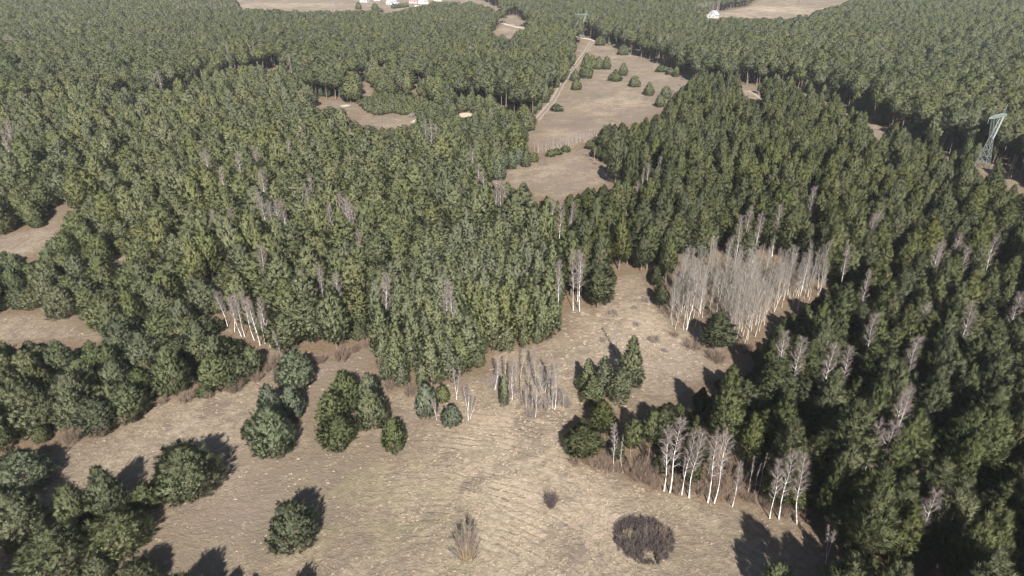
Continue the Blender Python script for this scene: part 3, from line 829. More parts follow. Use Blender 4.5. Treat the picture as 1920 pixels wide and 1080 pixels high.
def forest_points(kind, fill=None):
    s, (h0, h1), (r0, r1) = SIZE[kind]
    if fill is not None:       # younger trees in the gaps the first ones leave
        s, h0, h1, r0, r1 = s * .8, h0 * .42, h0 * .85, r0 * .55, r0 * .85
    ys = np.arange(40, 1380 if fill is None else 480, s * .866)
    X, Y = [], []
    for j, yy in enumerate(ys):
        lim = yy * .90 + 70
        xs = np.arange(-lim, lim, s) + (j % 2) * s * .5
        X.append(xs); Y.append(np.full(len(xs), yy))
    X = np.concatenate(X); Y = np.concatenate(Y)
    n = len(X)
    X = X + rng.normal(0, .27 * s, n); Y = Y + rng.normal(0, .27 * s, n)
    hh = rng.uniform(h0, h1, n); rr = rng.uniform(r0, r1, n) * (0.8 + .4 * (hh - h0) / (h1 - h0)) ** .8
    px, py, zc = P(X, Y, 0.0)
    hh = hh * (1 + .10 * np.sin(X * .045 + 2 * np.sin(Y * .02)) * np.sin(Y * .05 + 1.5 * np.sin(X * .03)))
    zone = np.full(n, 'broad', dtype=object)
    done = np.zeros(n, bool)
    for kd, poly in ZONES:
        m = inside(poly, px, py) & ~done
        zone[m] = kd; done |= m
    keep = (zone == kind) & (zc > 20) & (rng.random(n) > (.07 if kind == 'round' else .06)) & (px > -190) & (px < 2110) & (Y < 1330)
    X, Y, hh, rr = X[keep], Y[keep], hh[keep], rr[keep]
    n = len(X)
    bad = np.zeros(n, bool); small = np.zeros(n, bool)
    low = 0.12 if kind in ('round', 'young', 'cone') else 0.5
    samples = [(0, 0), (0, .96), (-.85, .55), (.85, .55), (0, .75), (-.5, .8), (.5, .8), (-.6, low), (.6, low), (0, .86), (0, .65), (0, .55), (0, .45), (0, .35), (-.4, .5), (.4, .5), (-.4, .66), (.4, .66)]
    if kind == 'round':
        samples = [(0, 0), (0, .9), (0, .6), (0, .75), (-.45, .5), (.45, .5), (0, .4)]
    for fx, fz in samples:
        px, py, _ = P(X + fx * rr, Y, fz * hh)
        bad |= in_clear(px, py)
    px, py, _ = P(X, Y, 0.0)
    for k_, poly in enumerate(HIDDEN):
        bad |= inside(poly, px, py) & ((rng.random(n) < .85) if fill is not None and k_ == 1 else True)
    bad |= inside(ASPEN_BASE, px, py)
    for qx, qy in ((1841, 313), (1090, 71)):      # open ground round the pylons
        ax_, ay_, _h = G(qx, qy)
        bad |= (np.abs(X - ax_ - .1 * (ay_ - Y)) < 8) & (Y > ay_ - 24) & (Y < ay_ + 7)
    for fx, fz in ((0, .95), (-.6, .75), (.6, .75), (0, .6)):
        qx, qy, _ = P(X + fx * rr, Y, fz * hh)
        bad |= inside(PYLON_VIEW, qx, qy) & (Y < 285)
        bad |= inside(PYLON_FAR, qx, qy) & (Y < 660)
    for fx, fz in ((0, .95), (-.6, .7), (.6, .7), (0, .6)):
        px, py, _ = P(X + fx * rr, Y, fz * hh)
        bad |= inside(ASPEN_VIEW, px, py)
    # room around lone pines
    for lx, ly, lr in LX:
        bad |= (X - lx) ** 2 + (Y - ly) ** 2 < (0.75 * (lr + rr)) ** 2
    # room around bare trees, and their crowns left in view
    for (bx, by, bh, bdx), ky in zip(BX, bkey):
        near = (np.abs(X - bx) < 9) & (np.abs(Y - by) < (14 if ky in ('mid', 'right', 'north', 'edge') else 30))
        if not near.any(): continue
        bad |= near & ((X - bx) ** 2 + (Y - by) ** 2 < 1.7 ** 2)
        if ky in ('aspen', 'line'): continue
        f0 = .74 if ky in ('mid', 'right', 'north') else .45 if ky in ('far', 'haze') else .12
        for f in (f0, .5 * (f0 + 1), .97):
            qx, qy, qz = P(bx + bdx * f, by, bh * f)
            for fx, fz in ((0, .95), (0, .7), (-.55, .65), (.55, .65)):
                px, py, zc = P(X + fx * rr, Y, fz * hh)
                hit = near & (Y < by + .5) & ((px - qx) ** 2 + (py - qy) ** 2 < (1.2 * F / qz) ** 2)
                if ky in ('mid', 'right', 'north', 'edge', 'far', 'haze'):
                    small |= hit
                else:
                    bad |= hit
    hh = np.where(small, hh * .66, hh); rr = np.where(small, rr * .8, rr)
    if fill is not None:
        for i in range(n):
            if not bad[i] and np.min((fill[:, 0] - X[i]) ** 2 + (fill[:, 1] - Y[i]) ** 2 - (.62 * (fill[:, 3] + rr[i])) ** 2) < 0: bad[i] = True
    g = ~bad
    return np.c_[X[g], Y[g], hh[g], rr[g]]

pine = []      # x, y, h, r, kind, variant, rotation, lone index
for q in lone:
    i = len(pine)
    pine.append((q[0], q[1], q[2], q[3], q[4], i % N_VAR[q[4]], rng.uniform(0, 6.28), i))
for kind in SIZE:
    for x, y, h, r in forest_points(kind):
        pine.append((x, y, h, r, kind, int(rng.integers(0, N_VAR[kind])), rng.uniform(0, 6.28), -1))
first = np.array([q[:4] for q in pine])
for kind in SIZE:
    if kind == 'young': continue
    for x, y, h, r in forest_points(kind, first):
        if kind == 'round' and rng.random() < .4: continue
        kd = 'round' if kind == 'flat' else kind
        pine.append((x, y, h, r, kd, int(rng.integers(0, N_VAR[kd])), rng.uniform(0, 6.28), -1))
PX = np.array([[q[0], q[1], q[2], q[3]] for q in pine])

# which pines show largest: paint the crowns far to near
GW, GH = 480, 270
idb = np.full((GH, GW), -1, int)
order = np.argsort(-PX[:, 1])
for i in order:
    x, y, h, r = PX[i]
    kd = pine[i][4]; cbf = PINE[kd]['cb'] / PINE[kd]['h']
    xc, yt, zc = P(x, y, h); _, yb, _ = P(x, y - .5 * r, h * cbf)
    rx = max(.8, r * F / zc / 4); x4, a4, b4 = xc / 4, yt / 4, yb / 4
    cy4, ry = .5 * (a4 + b4), max(.8, .5 * (b4 - a4))
    i0, i1, j0, j1 = int(max(0, x4 - rx)), int(min(GW - 1, x4 + rx)), int(max(0, cy4 - ry)), int(min(GH - 1, cy4 + ry))
    if i1 < i0 or j1 < j0: continue
    jj, ii = np.mgrid[j0:j1 + 1, i0:i1 + 1]
    m = ((ii + .5 - x4) / rx) ** 2 + ((jj + .5 - cy4) / ry) ** 2 < 1
    idb[j0:j1 + 1, i0:i1 + 1][m] = i
cnt = np.bincount(idb[idb >= 0].ravel(), minlength=len(pine))
chosen = [i for i in np.argsort(-cnt) if pine[i][7] < 0 and cnt[i] > 0][:300 - len(lone)]
chosen_set = set(int(i) for i in chosen)
# ---------------------------------------------------------------- ground
def axis(lo, hi, step, far):
    a = list(np.arange(lo, hi + .1, step)); s = step
    l, r = [], []
    x = lo
    while x > -far: s *= 1.6; x -= s; l.append(max(x, -far))
    s = step; x = hi
    while x < far: s *= 1.6; x += s; r.append(min(x, far))
    return np.array(l[::-1] + a + r)
gx = axis(-900, 900, 3.0, 3500.0); gy = axis(30, 1340, 3.0, 3500.0)
XX, YY = np.meshgrid(gx, gy)
nx, ny = len(gx), len(gy)
idx = np.arange(nx * ny).reshape(ny, nx)
Q = np.stack([idx[:-1, :-1], idx[:-1, 1:], idx[1:, 1:], idx[1:, :-1]], -1).reshape(-1, 4)
# needle litter lies where pines stand
dens = np.zeros((ny, nx))
wgt = np.where(np.array([q[4] in ('round', 'young') for q in pine]), .7, 1.0)
ix = np.clip(np.searchsorted(gx, PX[:, 0]), 0, nx - 1); iy = np.clip(np.searchsorted(gy, PX[:, 1]), 0, ny - 1)
np.add.at(dens, (iy, ix), wgt)
for _ in range(4):
    for ax in (0, 1):
        dens = (np.roll(dens, 1, ax) + dens * 1.2 + np.roll(dens, -1, ax)) / 3.2
cxp, cyp, czp = P(XX, np.maximum(YY, 1.0), 0.0)
litter = np.clip(dens / .085, 0, 1) * np.where(in_clear(cxp, cyp) & (YY > 40), .35, 1.0)
litter = np.maximum(litter, inside(ASPEN_BASE, cxp, cyp) * .85)
litter[(YY > 1335) | (YY < 40) | (np.abs(XX) > YY * .9 + 60)] = .6
def blobs(lst):
    a = np.zeros((ny, nx))
    for px, py, r, v in lst:
        x, y, _z = G(px, py); a += v * np.exp(-((XX - x) ** 2 + (YY - y) ** 2) / (r * r))
    return a
tone = .07 + blobs([(960,900,22,.34), (1010,765,13,.30), (1150,930,14,.22), (1185,600,20,.36), (1240,650,10,.2), (1150,680,12,.16), (300,800,16,.20), (420,760,12,.16), (900,1060,14,.12), (640,900,18,-.10),
                    (430,1000,16,-.12), (520,860,10,-.16), (640,690,14,-.12), (760,640,10,-.1), (1130,190,22,.16), (1090,205,14,.14), (1060,320,16,.14), (1460,18,60,.5), (1380,30,40,.4), (700,230,14,.2),
                    (955,55,20,.25), (60,450,14,.18), (60,610,12,.12), (600,10,50,.25), (500,10,50,.3)])
mauve = np.clip(blobs([(1130,165,10,.8), (1105,165,7,.6), (1165,125,16,.7), (1210,150,16,.6), (1120,250,14,.8), (1060,262,8,.6), (1180,210,12,.5), (1080,345,6,.5), (1110,310,8,.8), (1135,330,6,.5), (550,700,8,.3), (450,950,9,.5), (430,860,7,.4), (640,700,9,.35),
                       (770,790,7,.4), (690,180,20,.5), (1270,680,14,.5)]), 0, 1)
sand = np.clip(blobs([(872,216,5.5,1.3), (786,227,4,1.1), (648,198,4,.8), (735,228,9,.35), (1405,171,3,.6), (1400,178,2.5,.5), (1100,72,8,.5), (1186,88,4,.9), (960,46,8,.5)]), 0, 1)
green = np.clip(blobs([(770,920,14,.5), (700,930,10,.4), (620,960,14,.4), (800,1000,8,.3), (590,2,30,.9), (1430,6,60,.7), (420,980,14,.3), (340,880,14,.25), (860,1040,8,.3), (1250,1050,9,.3), (1330,980,9,.25)]), 0, 1)
gm = mesh_from('ground', np.c_[XX.ravel(), YY.ravel(), np.zeros(nx * ny)], Q, [])
for nm, a in (('litter', litter), ('tone', tone), ('mauve', mauve), ('sand', sand), ('moss', green)):
    at = gm.attributes.new(nm, 'FLOAT', 'POINT'); at.data.foreach_set('value', np.ascontiguousarray(a.ravel(), np.float32))

def ground_mat():
    m, t, out = new_mat('dry_meadow')
    pos = N(t, 'ShaderNodeNewGeometry').outputs['Position']
    A = lambda n: N(t, 'ShaderNodeAttribute', attribute_name=n).outputs['Fac']
    nb = noise(t, pos, .035, 4, .6, .4); nm_ = noise(t, pos, .17, 5, .62, .6); nf = noise(t, pos, .85, 6, .72, .5); nf2 = noise(t, pos, 2.6, 4, .7, .3)
    def sub(c):
        v = N(t, 'ShaderNodeVectorMath', operation='DISTANCE'); t.links.new(pos, v.inputs[0]); v.inputs[1].default_value = c; return v.outputs['Value']
    def stripes(c, period, wob):
        d = sub(c)
        d = math_n(t, 'ADD', d, math_n(t, 'ADD', math_n(t, 'MULTIPLY', nm_, wob), math_n(t, 'MULTIPLY', nb, 6.0)))
        d = math_n(t, 'MULTIPLY', d, 6.2832 / period)
        return math_n(t, 'SUBTRACT', .35, math_n(t, 'POWER', math_n(t, 'MULTIPLY_ADD', math_n(t, 'SINE', d), .5, .5), 4.0)), d
    # mowing rows: wide arcs over the middle of the meadow, and rings round the dark thicket
    c1 = (-17.0, 48.0, 0.0); c2 = G(1205, 1018); cm = G(1010, 930)
    s1, _ = stripes(c1, 1.65, 1.1); s2, _ = stripes(c2, 1.5, .7)
    d2 = sub(c2); w2 = math_n(t, 'SUBTRACT', 1.0, ramp(t, d2, 9.0, 13.0)); w1 = math_n(t, 'MULTIPLY', math_n(t, 'SUBTRACT', 1.0, ramp(t, sub(cm), 14.0, 34.0)), math_n(t, 'SUBTRACT', 1.0, w2))
    mow = math_n(t, 'ADD', math_n(t, 'MULTIPLY', s1, w1), math_n(t, 'MULTIPLY', math_n(t, 'MULTIPLY', s2, w2), .7))
    gate = math_n(t, 'MULTIPLY', ramp(t, nb, .30, .62), ramp(t, noise(t, pos, .12, 3), .36, .60))
    mow = math_n(t, 'MULTIPLY', mow, gate)
    k = math_n(t, 'ADD', A('tone'), math_n(t, 'MULTIPLY_ADD', nb, 1.3, -.65))
    k = math_n(t, 'ADD', k, math_n(t, 'MULTIPLY_ADD', nm_, 1.0, -.5))
    k = math_n(t, 'ADD', k, math_n(t, 'MULTIPLY_ADD', nf, 1.7, -.85))
    k = math_n(t, 'ADD', k, math_n(t, 'MULTIPLY_ADD', nf2, .7, -.35))
    k = math_n(t, 'ADD', k, math_n(t, 'MULTIPLY', mow, .44), clamp=True)
    pt = ramp(t, noise(t, pos, .075, 5, .65, .8), .50, .64)
    c = mix_c(t, k, (.120, .097, .073), (.292, .238, .178))
    c = mix_c(t, math_n(t, 'MULTIPLY', pt, .85), c, (.106, .086, .068))
    mz = math_n(t, 'MULTIPLY', A('moss'), ramp(t, nm_, .35, .65))
    c = mix_c(t, math_n(t, 'MULTIPLY', mz, .4), c, (0.144, 0.137, 0.070))
    mv = math_n(t, 'MULTIPLY', A('mauve'), ramp(t, nm_, .30, .60))
    c = mix_c(t, math_n(t, 'MULTIPLY', mv, .8), c, (0.151, 0.116, 0.102))
    lt = math_n(t, 'MULTIPLY', A('litter'), ramp(t, nm_, .15, .45))
    c = mix_c(t, math_n(t, 'MULTIPLY', lt, .85), c, mix_c(t, nf, (0.060, 0.042, 0.028), (0.148, 0.106, 0.069)))
    sd = ramp(t, math_n(t, 'ADD', A('sand'), math_n(t, 'MULTIPLY_ADD', nm_, .5, -.25)), .35, .6)
    c = mix_c(t, sd, c, (.30, .26, .20))
    b = N(t, 'ShaderNodeBsdfDiffuse'); t.links.new(c, b.inputs[0])
    bp = N(t, 'ShaderNodeBump'); bp.inputs['Strength'].default_value = .75; bp.inputs['Distance'].default_value = 1.0
    hgt = math_n(t, 'ADD', math_n(t, 'MULTIPLY', nf, .55), math_n(t, 'MULTIPLY', nf2, .20))
    hgt = math_n(t, 'ADD', hgt, math_n(t, 'MULTIPLY', mow, .13))
    t.links.new(hgt, bp.inputs['Height']); t.links.new(bp.outputs[0], b.inputs['Normal'])
    t.links.new(b.outputs[0], out.inputs[0])
    return m
gm.materials.append(ground_mat())
tag(link('ground', gm), kind='structure')

def strip(name, pxs, width, z, m, cols):
    """a track on the ground along photo pixels; COLS across give wheel ruts"""
    pts = [Vector(G(*p)) for p in pxs]
    fine = []
    for i in range(len(pts) - 1):
        k = max(2, int((pts[i + 1] - pts[i]).length / 3))
        fine += [pts[i].lerp(pts[i + 1], j / k) for j in range(k)]
    fine.append(pts[-1])
    fine = [sum((fine[min(max(i + o, 0), len(fine) - 1)] for o in (-2, -1, 0, 1, 2)), Vector()) / 5 for i in range(len(fine))]
    V, T, tt = [], [], []; n = len(cols)
    for i, p in enumerate(fine):
        d = (fine[min(i + 1, len(fine) - 1)] - fine[max(i - 1, 0)]).normalized(); s = Vector((-d.y, d.x, 0))
        w = width * (1 + .15 * math.sin(i * .9) + rng.normal(0, .06))
        for j in range(n):
            q = p + s * w * (j / (n - 1) - .5); V.append((q.x, q.y, z)); tt.append(cols[j])
            if i and j: T.append(((i - 1) * n + j - 1, i * n + j - 1, i * n + j, (i - 1) * n + j))
    T = [tuple(reversed(f)) for f in T]
    o = link(name, mesh_from(name, V, T, [m], tint=tt)); tag(o, kind='structure'); return o

def track_mat(name, a, b):
    m, t, out = new_mat(name)
    pos = N(t, 'ShaderNodeNewGeometry').outputs['Position']
    at = N(t, 'ShaderNodeAttribute', attribute_name='tint').outputs['Fac']
    n = noise(t, pos, .5, 5, .65)
    c = mix_c(t, math_n(t, 'ADD', at, math_n(t, 'MULTIPLY_ADD', n, .8, -.4), clamp=True), a, b)
    d = N(t, 'ShaderNodeBsdfDiffuse'); t.links.new(c, d.inputs[0]); t.links.new(d.outputs[0], out.inputs[0])
    return m
M['dirt'] = track_mat('dirt_track', (.105, .085, .069), (.215, .175, .140))
M['sandroad'] = track_mat('sand_track', (.22, .185, .145), (.33, .285, .235))
strip('dirt_road', [(1003,227),(1020,208),(1038,186),(1052,160),(1066,138),(1079,122),(1093,103),(1103,88),(1110,77)], 4.6, .006, M['dirt'], [.15, .85, .3, .1, .3, .95, .5, .1])
strip('sand_road', [(1070,66),(1090,71),(1102,73),(1114,76),(1124,79)], 4.0, .010, M['sandroad'], [.3, .9, .9, .5])
strip('field_path', [(938,42),(950,46),(962,49),(975,52),(992,55)], 5.0, .006, M['sandroad'], [.2, .8, .8, .2])
strip('forest_path', [(1391,171),(1399,169),(1408,173),(1420,180),(1432,187)], 3.0, .006, M['dirt'], [.2, .9, .9, .4])

# ---------------------------------------------------------------- pines as things
SHAPE = {'round': 'bushy pine', 'broad': 'broad pine', 'tall': 'slim tall pine', 'cone': 'pale conical pine', 'flat': 'old pine', 'young': 'little pine'}
MARKS = [
 (1494,960,'the rightmost birch of the white row'), (1552,1030,'the low forked birch by the shadow'), (1752,960,'the birch crown deep in the lower right'), (1664,830,'the twin birch crowns of the right stand'),
 (1704,765,'the small birch pair right of the twin crowns'), (1735,625,'the two-tiered birch of the right stand'), (1593,695,'the whitest short birch below the aspens'), (1480,660,'the long-stemmed birch beside the aspens'),
 (1345,870,'the white birch row'), (1430,790,'the brown brush behind the birch row'), (1345,640,'the dark pine inside the aspens'), (1815,490,'the white spreading birch at far right'), (1645,425,'the pink birch beyond the aspens'),
 (1890,600,'the tall birch by the right border'), (1250,570,'the left end of the aspens'), (1560,520,'the right end of the aspens'), (1850,300,'the right pylon'), (1415,420,'the birch just beyond the aspens'), (1875,480,'the pointed birch at the right border'),
 (1640,630,'the faint birch amid the right stand'), (1830,610,'the dim birch right of the two-tiered one'), (1191,370,'the tall birch by the lower clearing'), (1240,760,'the pines on bare trunks'), (1870,850,'the right border of the lower stand'),
 (1620,960,'the dark hollow of the lower right stand'), (1860,720,'the right border below the dim birch'), (1330,500,'the forest just above the aspens'),
 (470,600,'the leaning birch grove'), (498,485,'the mauve birch above the grove'), (600,520,'the slim birch right of the mauve one'), (640,395,'the birch pair of the centre forest'), (60,450,'the upper clearing at the left border'), (60,615,'the lower clearing at the left border'),
 (235,495,'the tiny clearing of the left stand'), (340,545,'the brown gap of the left stand'), (557,693,'the lone pine by the birch grove'), (660,760,'the clump of five pines'), (515,810,'the large rounded meadow pine'), (803,755,'the bluish pine at the meadow head'),
 (857,720,'the three-stemmed white birch'), (990,715,'the grey birch clump'), (1120,550,'the rounded pine of the middle clearing'), (1060,500,'the brown brush above the middle clearing'), (345,895,'the broad lone pine with jagged shadow'),
 (210,950,'the lower left pine clump'), (50,890,'the open pine at the left border'), (120,740,'the middle of the left stand'), (300,690,'the left stand along the meadow'), (505,385,'the mauve birch cluster of the centre'), (850,555,'the faint birch above the pale pines'),
 (720,530,'the small birch left of the faint one'), (940,370,'the three birches by the lower clearing'), (1180,690,'the pine group of the middle clearing'), (700,660,'the brown bay left of the pale pines'), (180,600,'the left stand right of the lower clearing'),
 (20,800,'the left border of the stand'), (420,420,'the thin birch of the left forest'), (780,420,'the middle of the central forest'), (300,400,'the broad forest right of the upper left clearing'),
]
mk = np.array([(a, b) for a, b, _ in MARKS], float)
QX, QY, _ = P(PX[:, 0], PX[:, 1], PX[:, 2] * .6)
vis = [i for i in range(len(pine)) if cnt[i] >= 8 and pine[i][7] < 0]
slots = {}
for i in vis:
    d = np.hypot(mk[:, 0] - QX[i], mk[:, 1] - QY[i]); k = int(np.argmin(d))
    ax_, ay_ = QX[i] - mk[k, 0], QY[i] - mk[k, 1]
    sec = ('right of' if ax_ > 0 else 'left of') if abs(ax_) > abs(ay_) else ('in front of' if ay_ > 0 else 'behind')
    slots.setdefault((k, sec), []).append((d[k], i))
pine_label = {}
for (k, sec), lst in slots.items():
    for r_, (_, i) in enumerate(sorted(lst)):
        near = 'nearest' if r_ == 0 else ordinal(r_) + ' nearest'
        pine_label[i] = '%s, %s %s %s' % (SHAPE[pine[i][4]], near, sec, MARKS[k][2])
STAND = {'round': 'bushy pines of the left stand', 'broad': 'broad pines of the central forest', 'tall': 'slim pines of the right stand', 'cone': 'pale conical pines of the centre', 'flat': 'old pines of the far forest', 'young': 'little pines'}

def put_pine(q, label, group, look=''):
    x, y, h, r, kind, var, rot, _ = q
    nm = 'young_pine' if kind == 'young' else 'pine_tree'
    root = tag(link(nm, None, loc=(x, y, 0)), label, 'pine', group)
    root.empty_display_size = .5
    p = PINE[kind]; s = (r / p['R'], r / p['R'], h / p['h'])
    cm = blue_me[var % 4] if look == 'blue' and kind == 'round' else crown_me[kind, var]
    tw = h / p['h']
    link('trunk', trunk_me[kind, var], root, rot=(0, 0, rot), scl=(tw, tw, tw))
    link('crown', cm, root, rot=(0, 0, rot), scl=s)
for q in pine:
    if q[7] >= 0:
        _, _, _, _, kd, lab, look = lone[q[7]]
        if look in PINE:
            q = list(q); q[4] = look; q[5] = q[7] % N_VAR[look]
        put_pine(q, lab, 'pines standing apart in the clearings', look)
for i in sorted(chosen_set):
    put_pine(pine[i], pine_label[i], STAND[pine[i][4]])

# ---------------------------------------------------------------- the rest of the forest, past three hundred pines: one mass
rest = [i for i in range(len(pine)) if pine[i][7] < 0 and i not in chosen_set]
keys = sorted(joined.keys())
forms = bpy.data.collections.new('pine_forms')
for n_, k in enumerate(keys):
    forms.objects.link(bpy.data.objects.new('pine_form_%02d' % n_, joined[k]))

def scatter(name, pts, rot, scl, index, coll, label, group_name):
    me = bpy.data.meshes.new(name)
    me.vertices.add(len(pts)); me.vertices.foreach_set('co', np.ascontiguousarray(pts, np.float32).ravel())
    a = me.attributes.new('rot', 'FLOAT_VECTOR', 'POINT'); a.data.foreach_set('vector', np.ascontiguousarray(rot, np.float32).ravel())
    a = me.attributes.new('scl', 'FLOAT_VECTOR', 'POINT'); a.data.foreach_set('vector', np.ascontiguousarray(scl, np.float32).ravel())
    a = me.attributes.new('form', 'INT', 'POINT'); a.data.foreach_set('value', np.ascontiguousarray(index, np.int32))
    o = link(name, me)
    ng = bpy.data.node_groups.new(group_name, 'GeometryNodeTree')
    ng.interface.new_socket('Geometry', in_out='INPUT', socket_type='NodeSocketGeometry')
    ng.interface.new_socket('Geometry', in_out='OUTPUT', socket_type='NodeSocketGeometry')
    gi, go = ng.nodes.new('NodeGroupInput'), ng.nodes.new('NodeGroupOutput')
    ip = ng.nodes.new('GeometryNodeInstanceOnPoints'); ci = ng.nodes.new('GeometryNodeCollectionInfo')
    ci.inputs['Collection'].default_value = coll; ci.inputs['Separate Children'].default_value = True; ci.inputs['Reset Children'].default_value = True
    def attr(n, ty):
        k = ng.nodes.new('GeometryNodeInputNamedAttribute'); k.data_type = ty; k.inputs['Name'].default_value = n; return k.outputs['Attribute']
    L = ng.links.new
    L(gi.outputs[0], ip.inputs['Points']); L(ci.outputs[0], ip.inputs['Instance']); ip.inputs['Pick Instance'].default_value = True
    L(attr('form', 'INT'), ip.inputs['Instance Index']); L(attr('scl', 'FLOAT_VECTOR'), ip.inputs['Scale'])
    er = ng.nodes.new('FunctionNodeEulerToRotation'); L(attr('rot', 'FLOAT_VECTOR'), er.inputs[0]); L(er.outputs[0], ip.inputs['Rotation'])
    L(ip.outputs[0], go.inputs[0])
    md = o.modifiers.new('scatter', 'NODES'); md.node_group = ng
    return tag(o, label, None, None, 'stuff')
kp = {k: i for i, k in enumerate(keys)}
scatter('pine_forest', [(pine[i][0], pine[i][1], 0) for i in rest], [(rng.normal(0, .02), rng.normal(0, .02), pine[i][6]) for i in rest],
        [(pine[i][3] / PINE[pine[i][4]]['R'],) * 2 + (pine[i][2] / PINE[pine[i][4]]['h'],) for i in rest], [kp[pine[i][4], pine[i][5]] for i in rest], forms,
        'dense green pine forest stretching to the far fields', 'forest_scatter')

# ---------------------------------------------------------------- birches, aspens and saplings
NB = {'birch': 6, 'fork': 4, 'aspen': 7, 'sapling': 4}
for n_, (x, y, h, dx, kind, lab, grp, name, cat, key) in enumerate(bare):
    root = tag(link(name, None, loc=(x, y, 0), rot=(0, math.atan2(dx, h), 0)), lab, cat, grp)
    root.empty_display_size = .5
    tm, cm = bare_me[kind, n_ % NB[kind]]
    s = h / 16.0; w = s * rng.uniform(.85, 1.2); rz = rng.uniform(0, 6.28)
    link('trunk', tm, root, rot=(0, 0, rz), scl=(w, w, s)); link('crown', cm, root, rot=(0, 0, rz), scl=(w, w, s))

# ---------------------------------------------------------------- shrubs
def put_shrub(name, me, px, py, label, group=None, scl=(1, 1, 1)):
    x, y, _z = G(px, py)
    return tag(link(name, me, loc=(x, y, 0), rot=(0, 0, rng.uniform(0, 6.28)), scl=tuple(.77 * q for q in scl)), label, 'shrub', group)
put_shrub('round_thicket', shrub(6.2, 2.4, 480, 12000, 11, [M['dark_twig'], M['dark_twig']], .06, (.4, 1.0), .07, True, .03, .025), 1207, 1016, 'wide round dark purple thicket of bare twigs alone on the pale meadow')
put_shrub('pale_shrub', shrub(1.75, 2.75, 90, 1500, 12, [M['pale_twig'], M['pale_twig']], .3, (.3, .7), .05), 1176, 1012, 'pale ball shaped bare shrub growing inside the dark round thicket')
put_shrub('pale_shrub', shrub(2.3, 2.7, 60, 900, 13, [M['grey_twig'], M['pale_twig']], .4, (.4, 1.0), .05), 1208, 1008, 'greyish open shrub in the middle of the dark round thicket')
put_shrub('pale_shrub', shrub(2.2, 2.6, 60, 800, 14, [M['brown_twig'], M['pale_twig']], .4, (.4, 1.0), .05), 1236, 1008, 'brownish open shrub in the right part of the dark round thicket')
put_shrub('yellow_shrub', shrub(3.4, 8.4, 80, 3000, 15, [M['grey_twig'], M['yellow_twig']], .62, (.5, 1.3), .035, True, .05), 876, 1046, 'tall fan shaped shrub with yellow stems and grey twigs on the meadow')
put_shrub('small_shrub', shrub(1.7, 3.2, 40, 800, 16, [M['dark_twig'], M['dark_twig']], .6, (.5, 1.3), .05, False), 1034, 952, 'small dark upright shrub alone between fan shaped shrub and birch row')
forms_sh = [shrub(2.6, 3.6, 50, 1000, 20 + i, [M['brown_twig'], M['brown_twig']], .45, (.6, 1.5), .042, False) for i in range(4)]
forms_gr = [shrub(2.2, 2.4, 50, 1100, 30 + i, [M['grey_twig'], M['grey_twig']], .4, (.4, 1.0), .055) for i in range(3)]
for g_, (phrase, grp, ms, lst) in enumerate([
  ('brown bare shrub in the brush along the right stand front, %s from the left', 'brush along the right stand', forms_sh,
   [(1080,872),(1100,868),(1122,878),(1138,880),(1158,886),(1182,892),(1200,900),(1215,905),(1228,912),(1205,880),(1222,888),(1235,895),(1262,905),(1270,925),(1290,915),(1305,925),(1312,905),(1333,928),(1350,915),(1358,935),(1385,930),(1395,915),(1402,940),(1430,945),(1440,930),(1455,955),(1476,950),(1478,970),(1500,965),(1515,975),(1340,890),(1370,895),(1415,905),(1450,900),(1480,925),(1300,880),(1270,880)]),
  ('brown bare shrub at the foot of the aspen stand, %s from the left', 'brush below the aspens', forms_sh,
   [(1266,632),(1300,655),(1345,680),(1398,660)]),
  ('grey bare shrub among the birches at the meadow head, %s from the left', 'brush at the meadow head', forms_gr,
   [(925,725),(940,735),(955,742),(968,735),(985,752),(995,778),(1005,760),(1018,765),(1028,745),(1043,755),(1052,740),(1035,720),(1012,725),(990,728),(1060,760)]),
  ('dark low bare shrub on the middle clearing, %s from the left', 'shrubs of the middle clearing', forms_gr, [(1130,640),(1190,578),(1193,610),(1228,640),(1213,565),(1150,590),(1247,660)]),
  ('brown bare shrub in the brush above the middle clearing, %s from the left', 'brush above the middle clearing', forms_sh, [(1072,520),(1082,512),(1090,526),(1098,515),(1078,535)]),
  ('grey brown shrub at the rim of the lower clearing, %s from the left', 'shrubs at the lower clearing', forms_gr, [(908,345),(918,352),(928,348),(1100,292),(1108,300),(1116,308),(1112,288),(1135,318),(1160,335)]),
  ('grey shrub on the sandy clearing of the upper forest, %s from the left', 'shrubs by the sandy clearing', forms_gr, [(662,188),(680,172),(772,220),(778,214),(690,185),(768,160)]),
  ('small bare shrub on the upper clearing, %s from the left', 'shrubs of the upper clearing', forms_gr, [(1012,205),(1022,192),(1144,84),(1152,86),(1280,150),(1275,160),(1262,172)]),
  ('small bare shrub at the foot of the left stand, %s from the left', 'shrubs at the left stand foot', forms_sh,
   [(40,856),(90,846),(135,830),(190,818),(228,795),(262,778),(306,758),(350,752),(392,746),(440,735),(480,715),(505,696),(520,684),(545,662),(600,680),(640,676),(668,660),(690,650),(712,690),(730,730),(770,742)]),
  ('dark bush out on the far pale field, %s from the left', 'bushes on the far field', forms_gr, [(1480,4),(1499,4),(1552,2)]),
]):
    o_ = sorted(range(len(lst)), key=lambda i: lst[i][0])
    for r_, i in enumerate(o_):
        s = rng.uniform(.5, 1.2)
        put_shrub('bare_shrub', ms[i % len(ms)], lst[i][0], lst[i][1], phrase % ordinal(r_), grp, (s, s, s * rng.uniform(.8, 1.2)))
for i, px in enumerate((738, 743, 748, 753, 758, 763)):
    x, y, _z = G(px, 16 - i * .5)
    root = tag(link('hedge_bush', None, loc=(x, y, 0)), 'dark evergreen bush in the garden hedge by the village, %s from the left' % ordinal(i), 'bush', 'garden hedge')
    link('crown', crown_me['young', i % 3], root, rot=(0, 0, i), scl=(1.5, 1.5, 1.4))

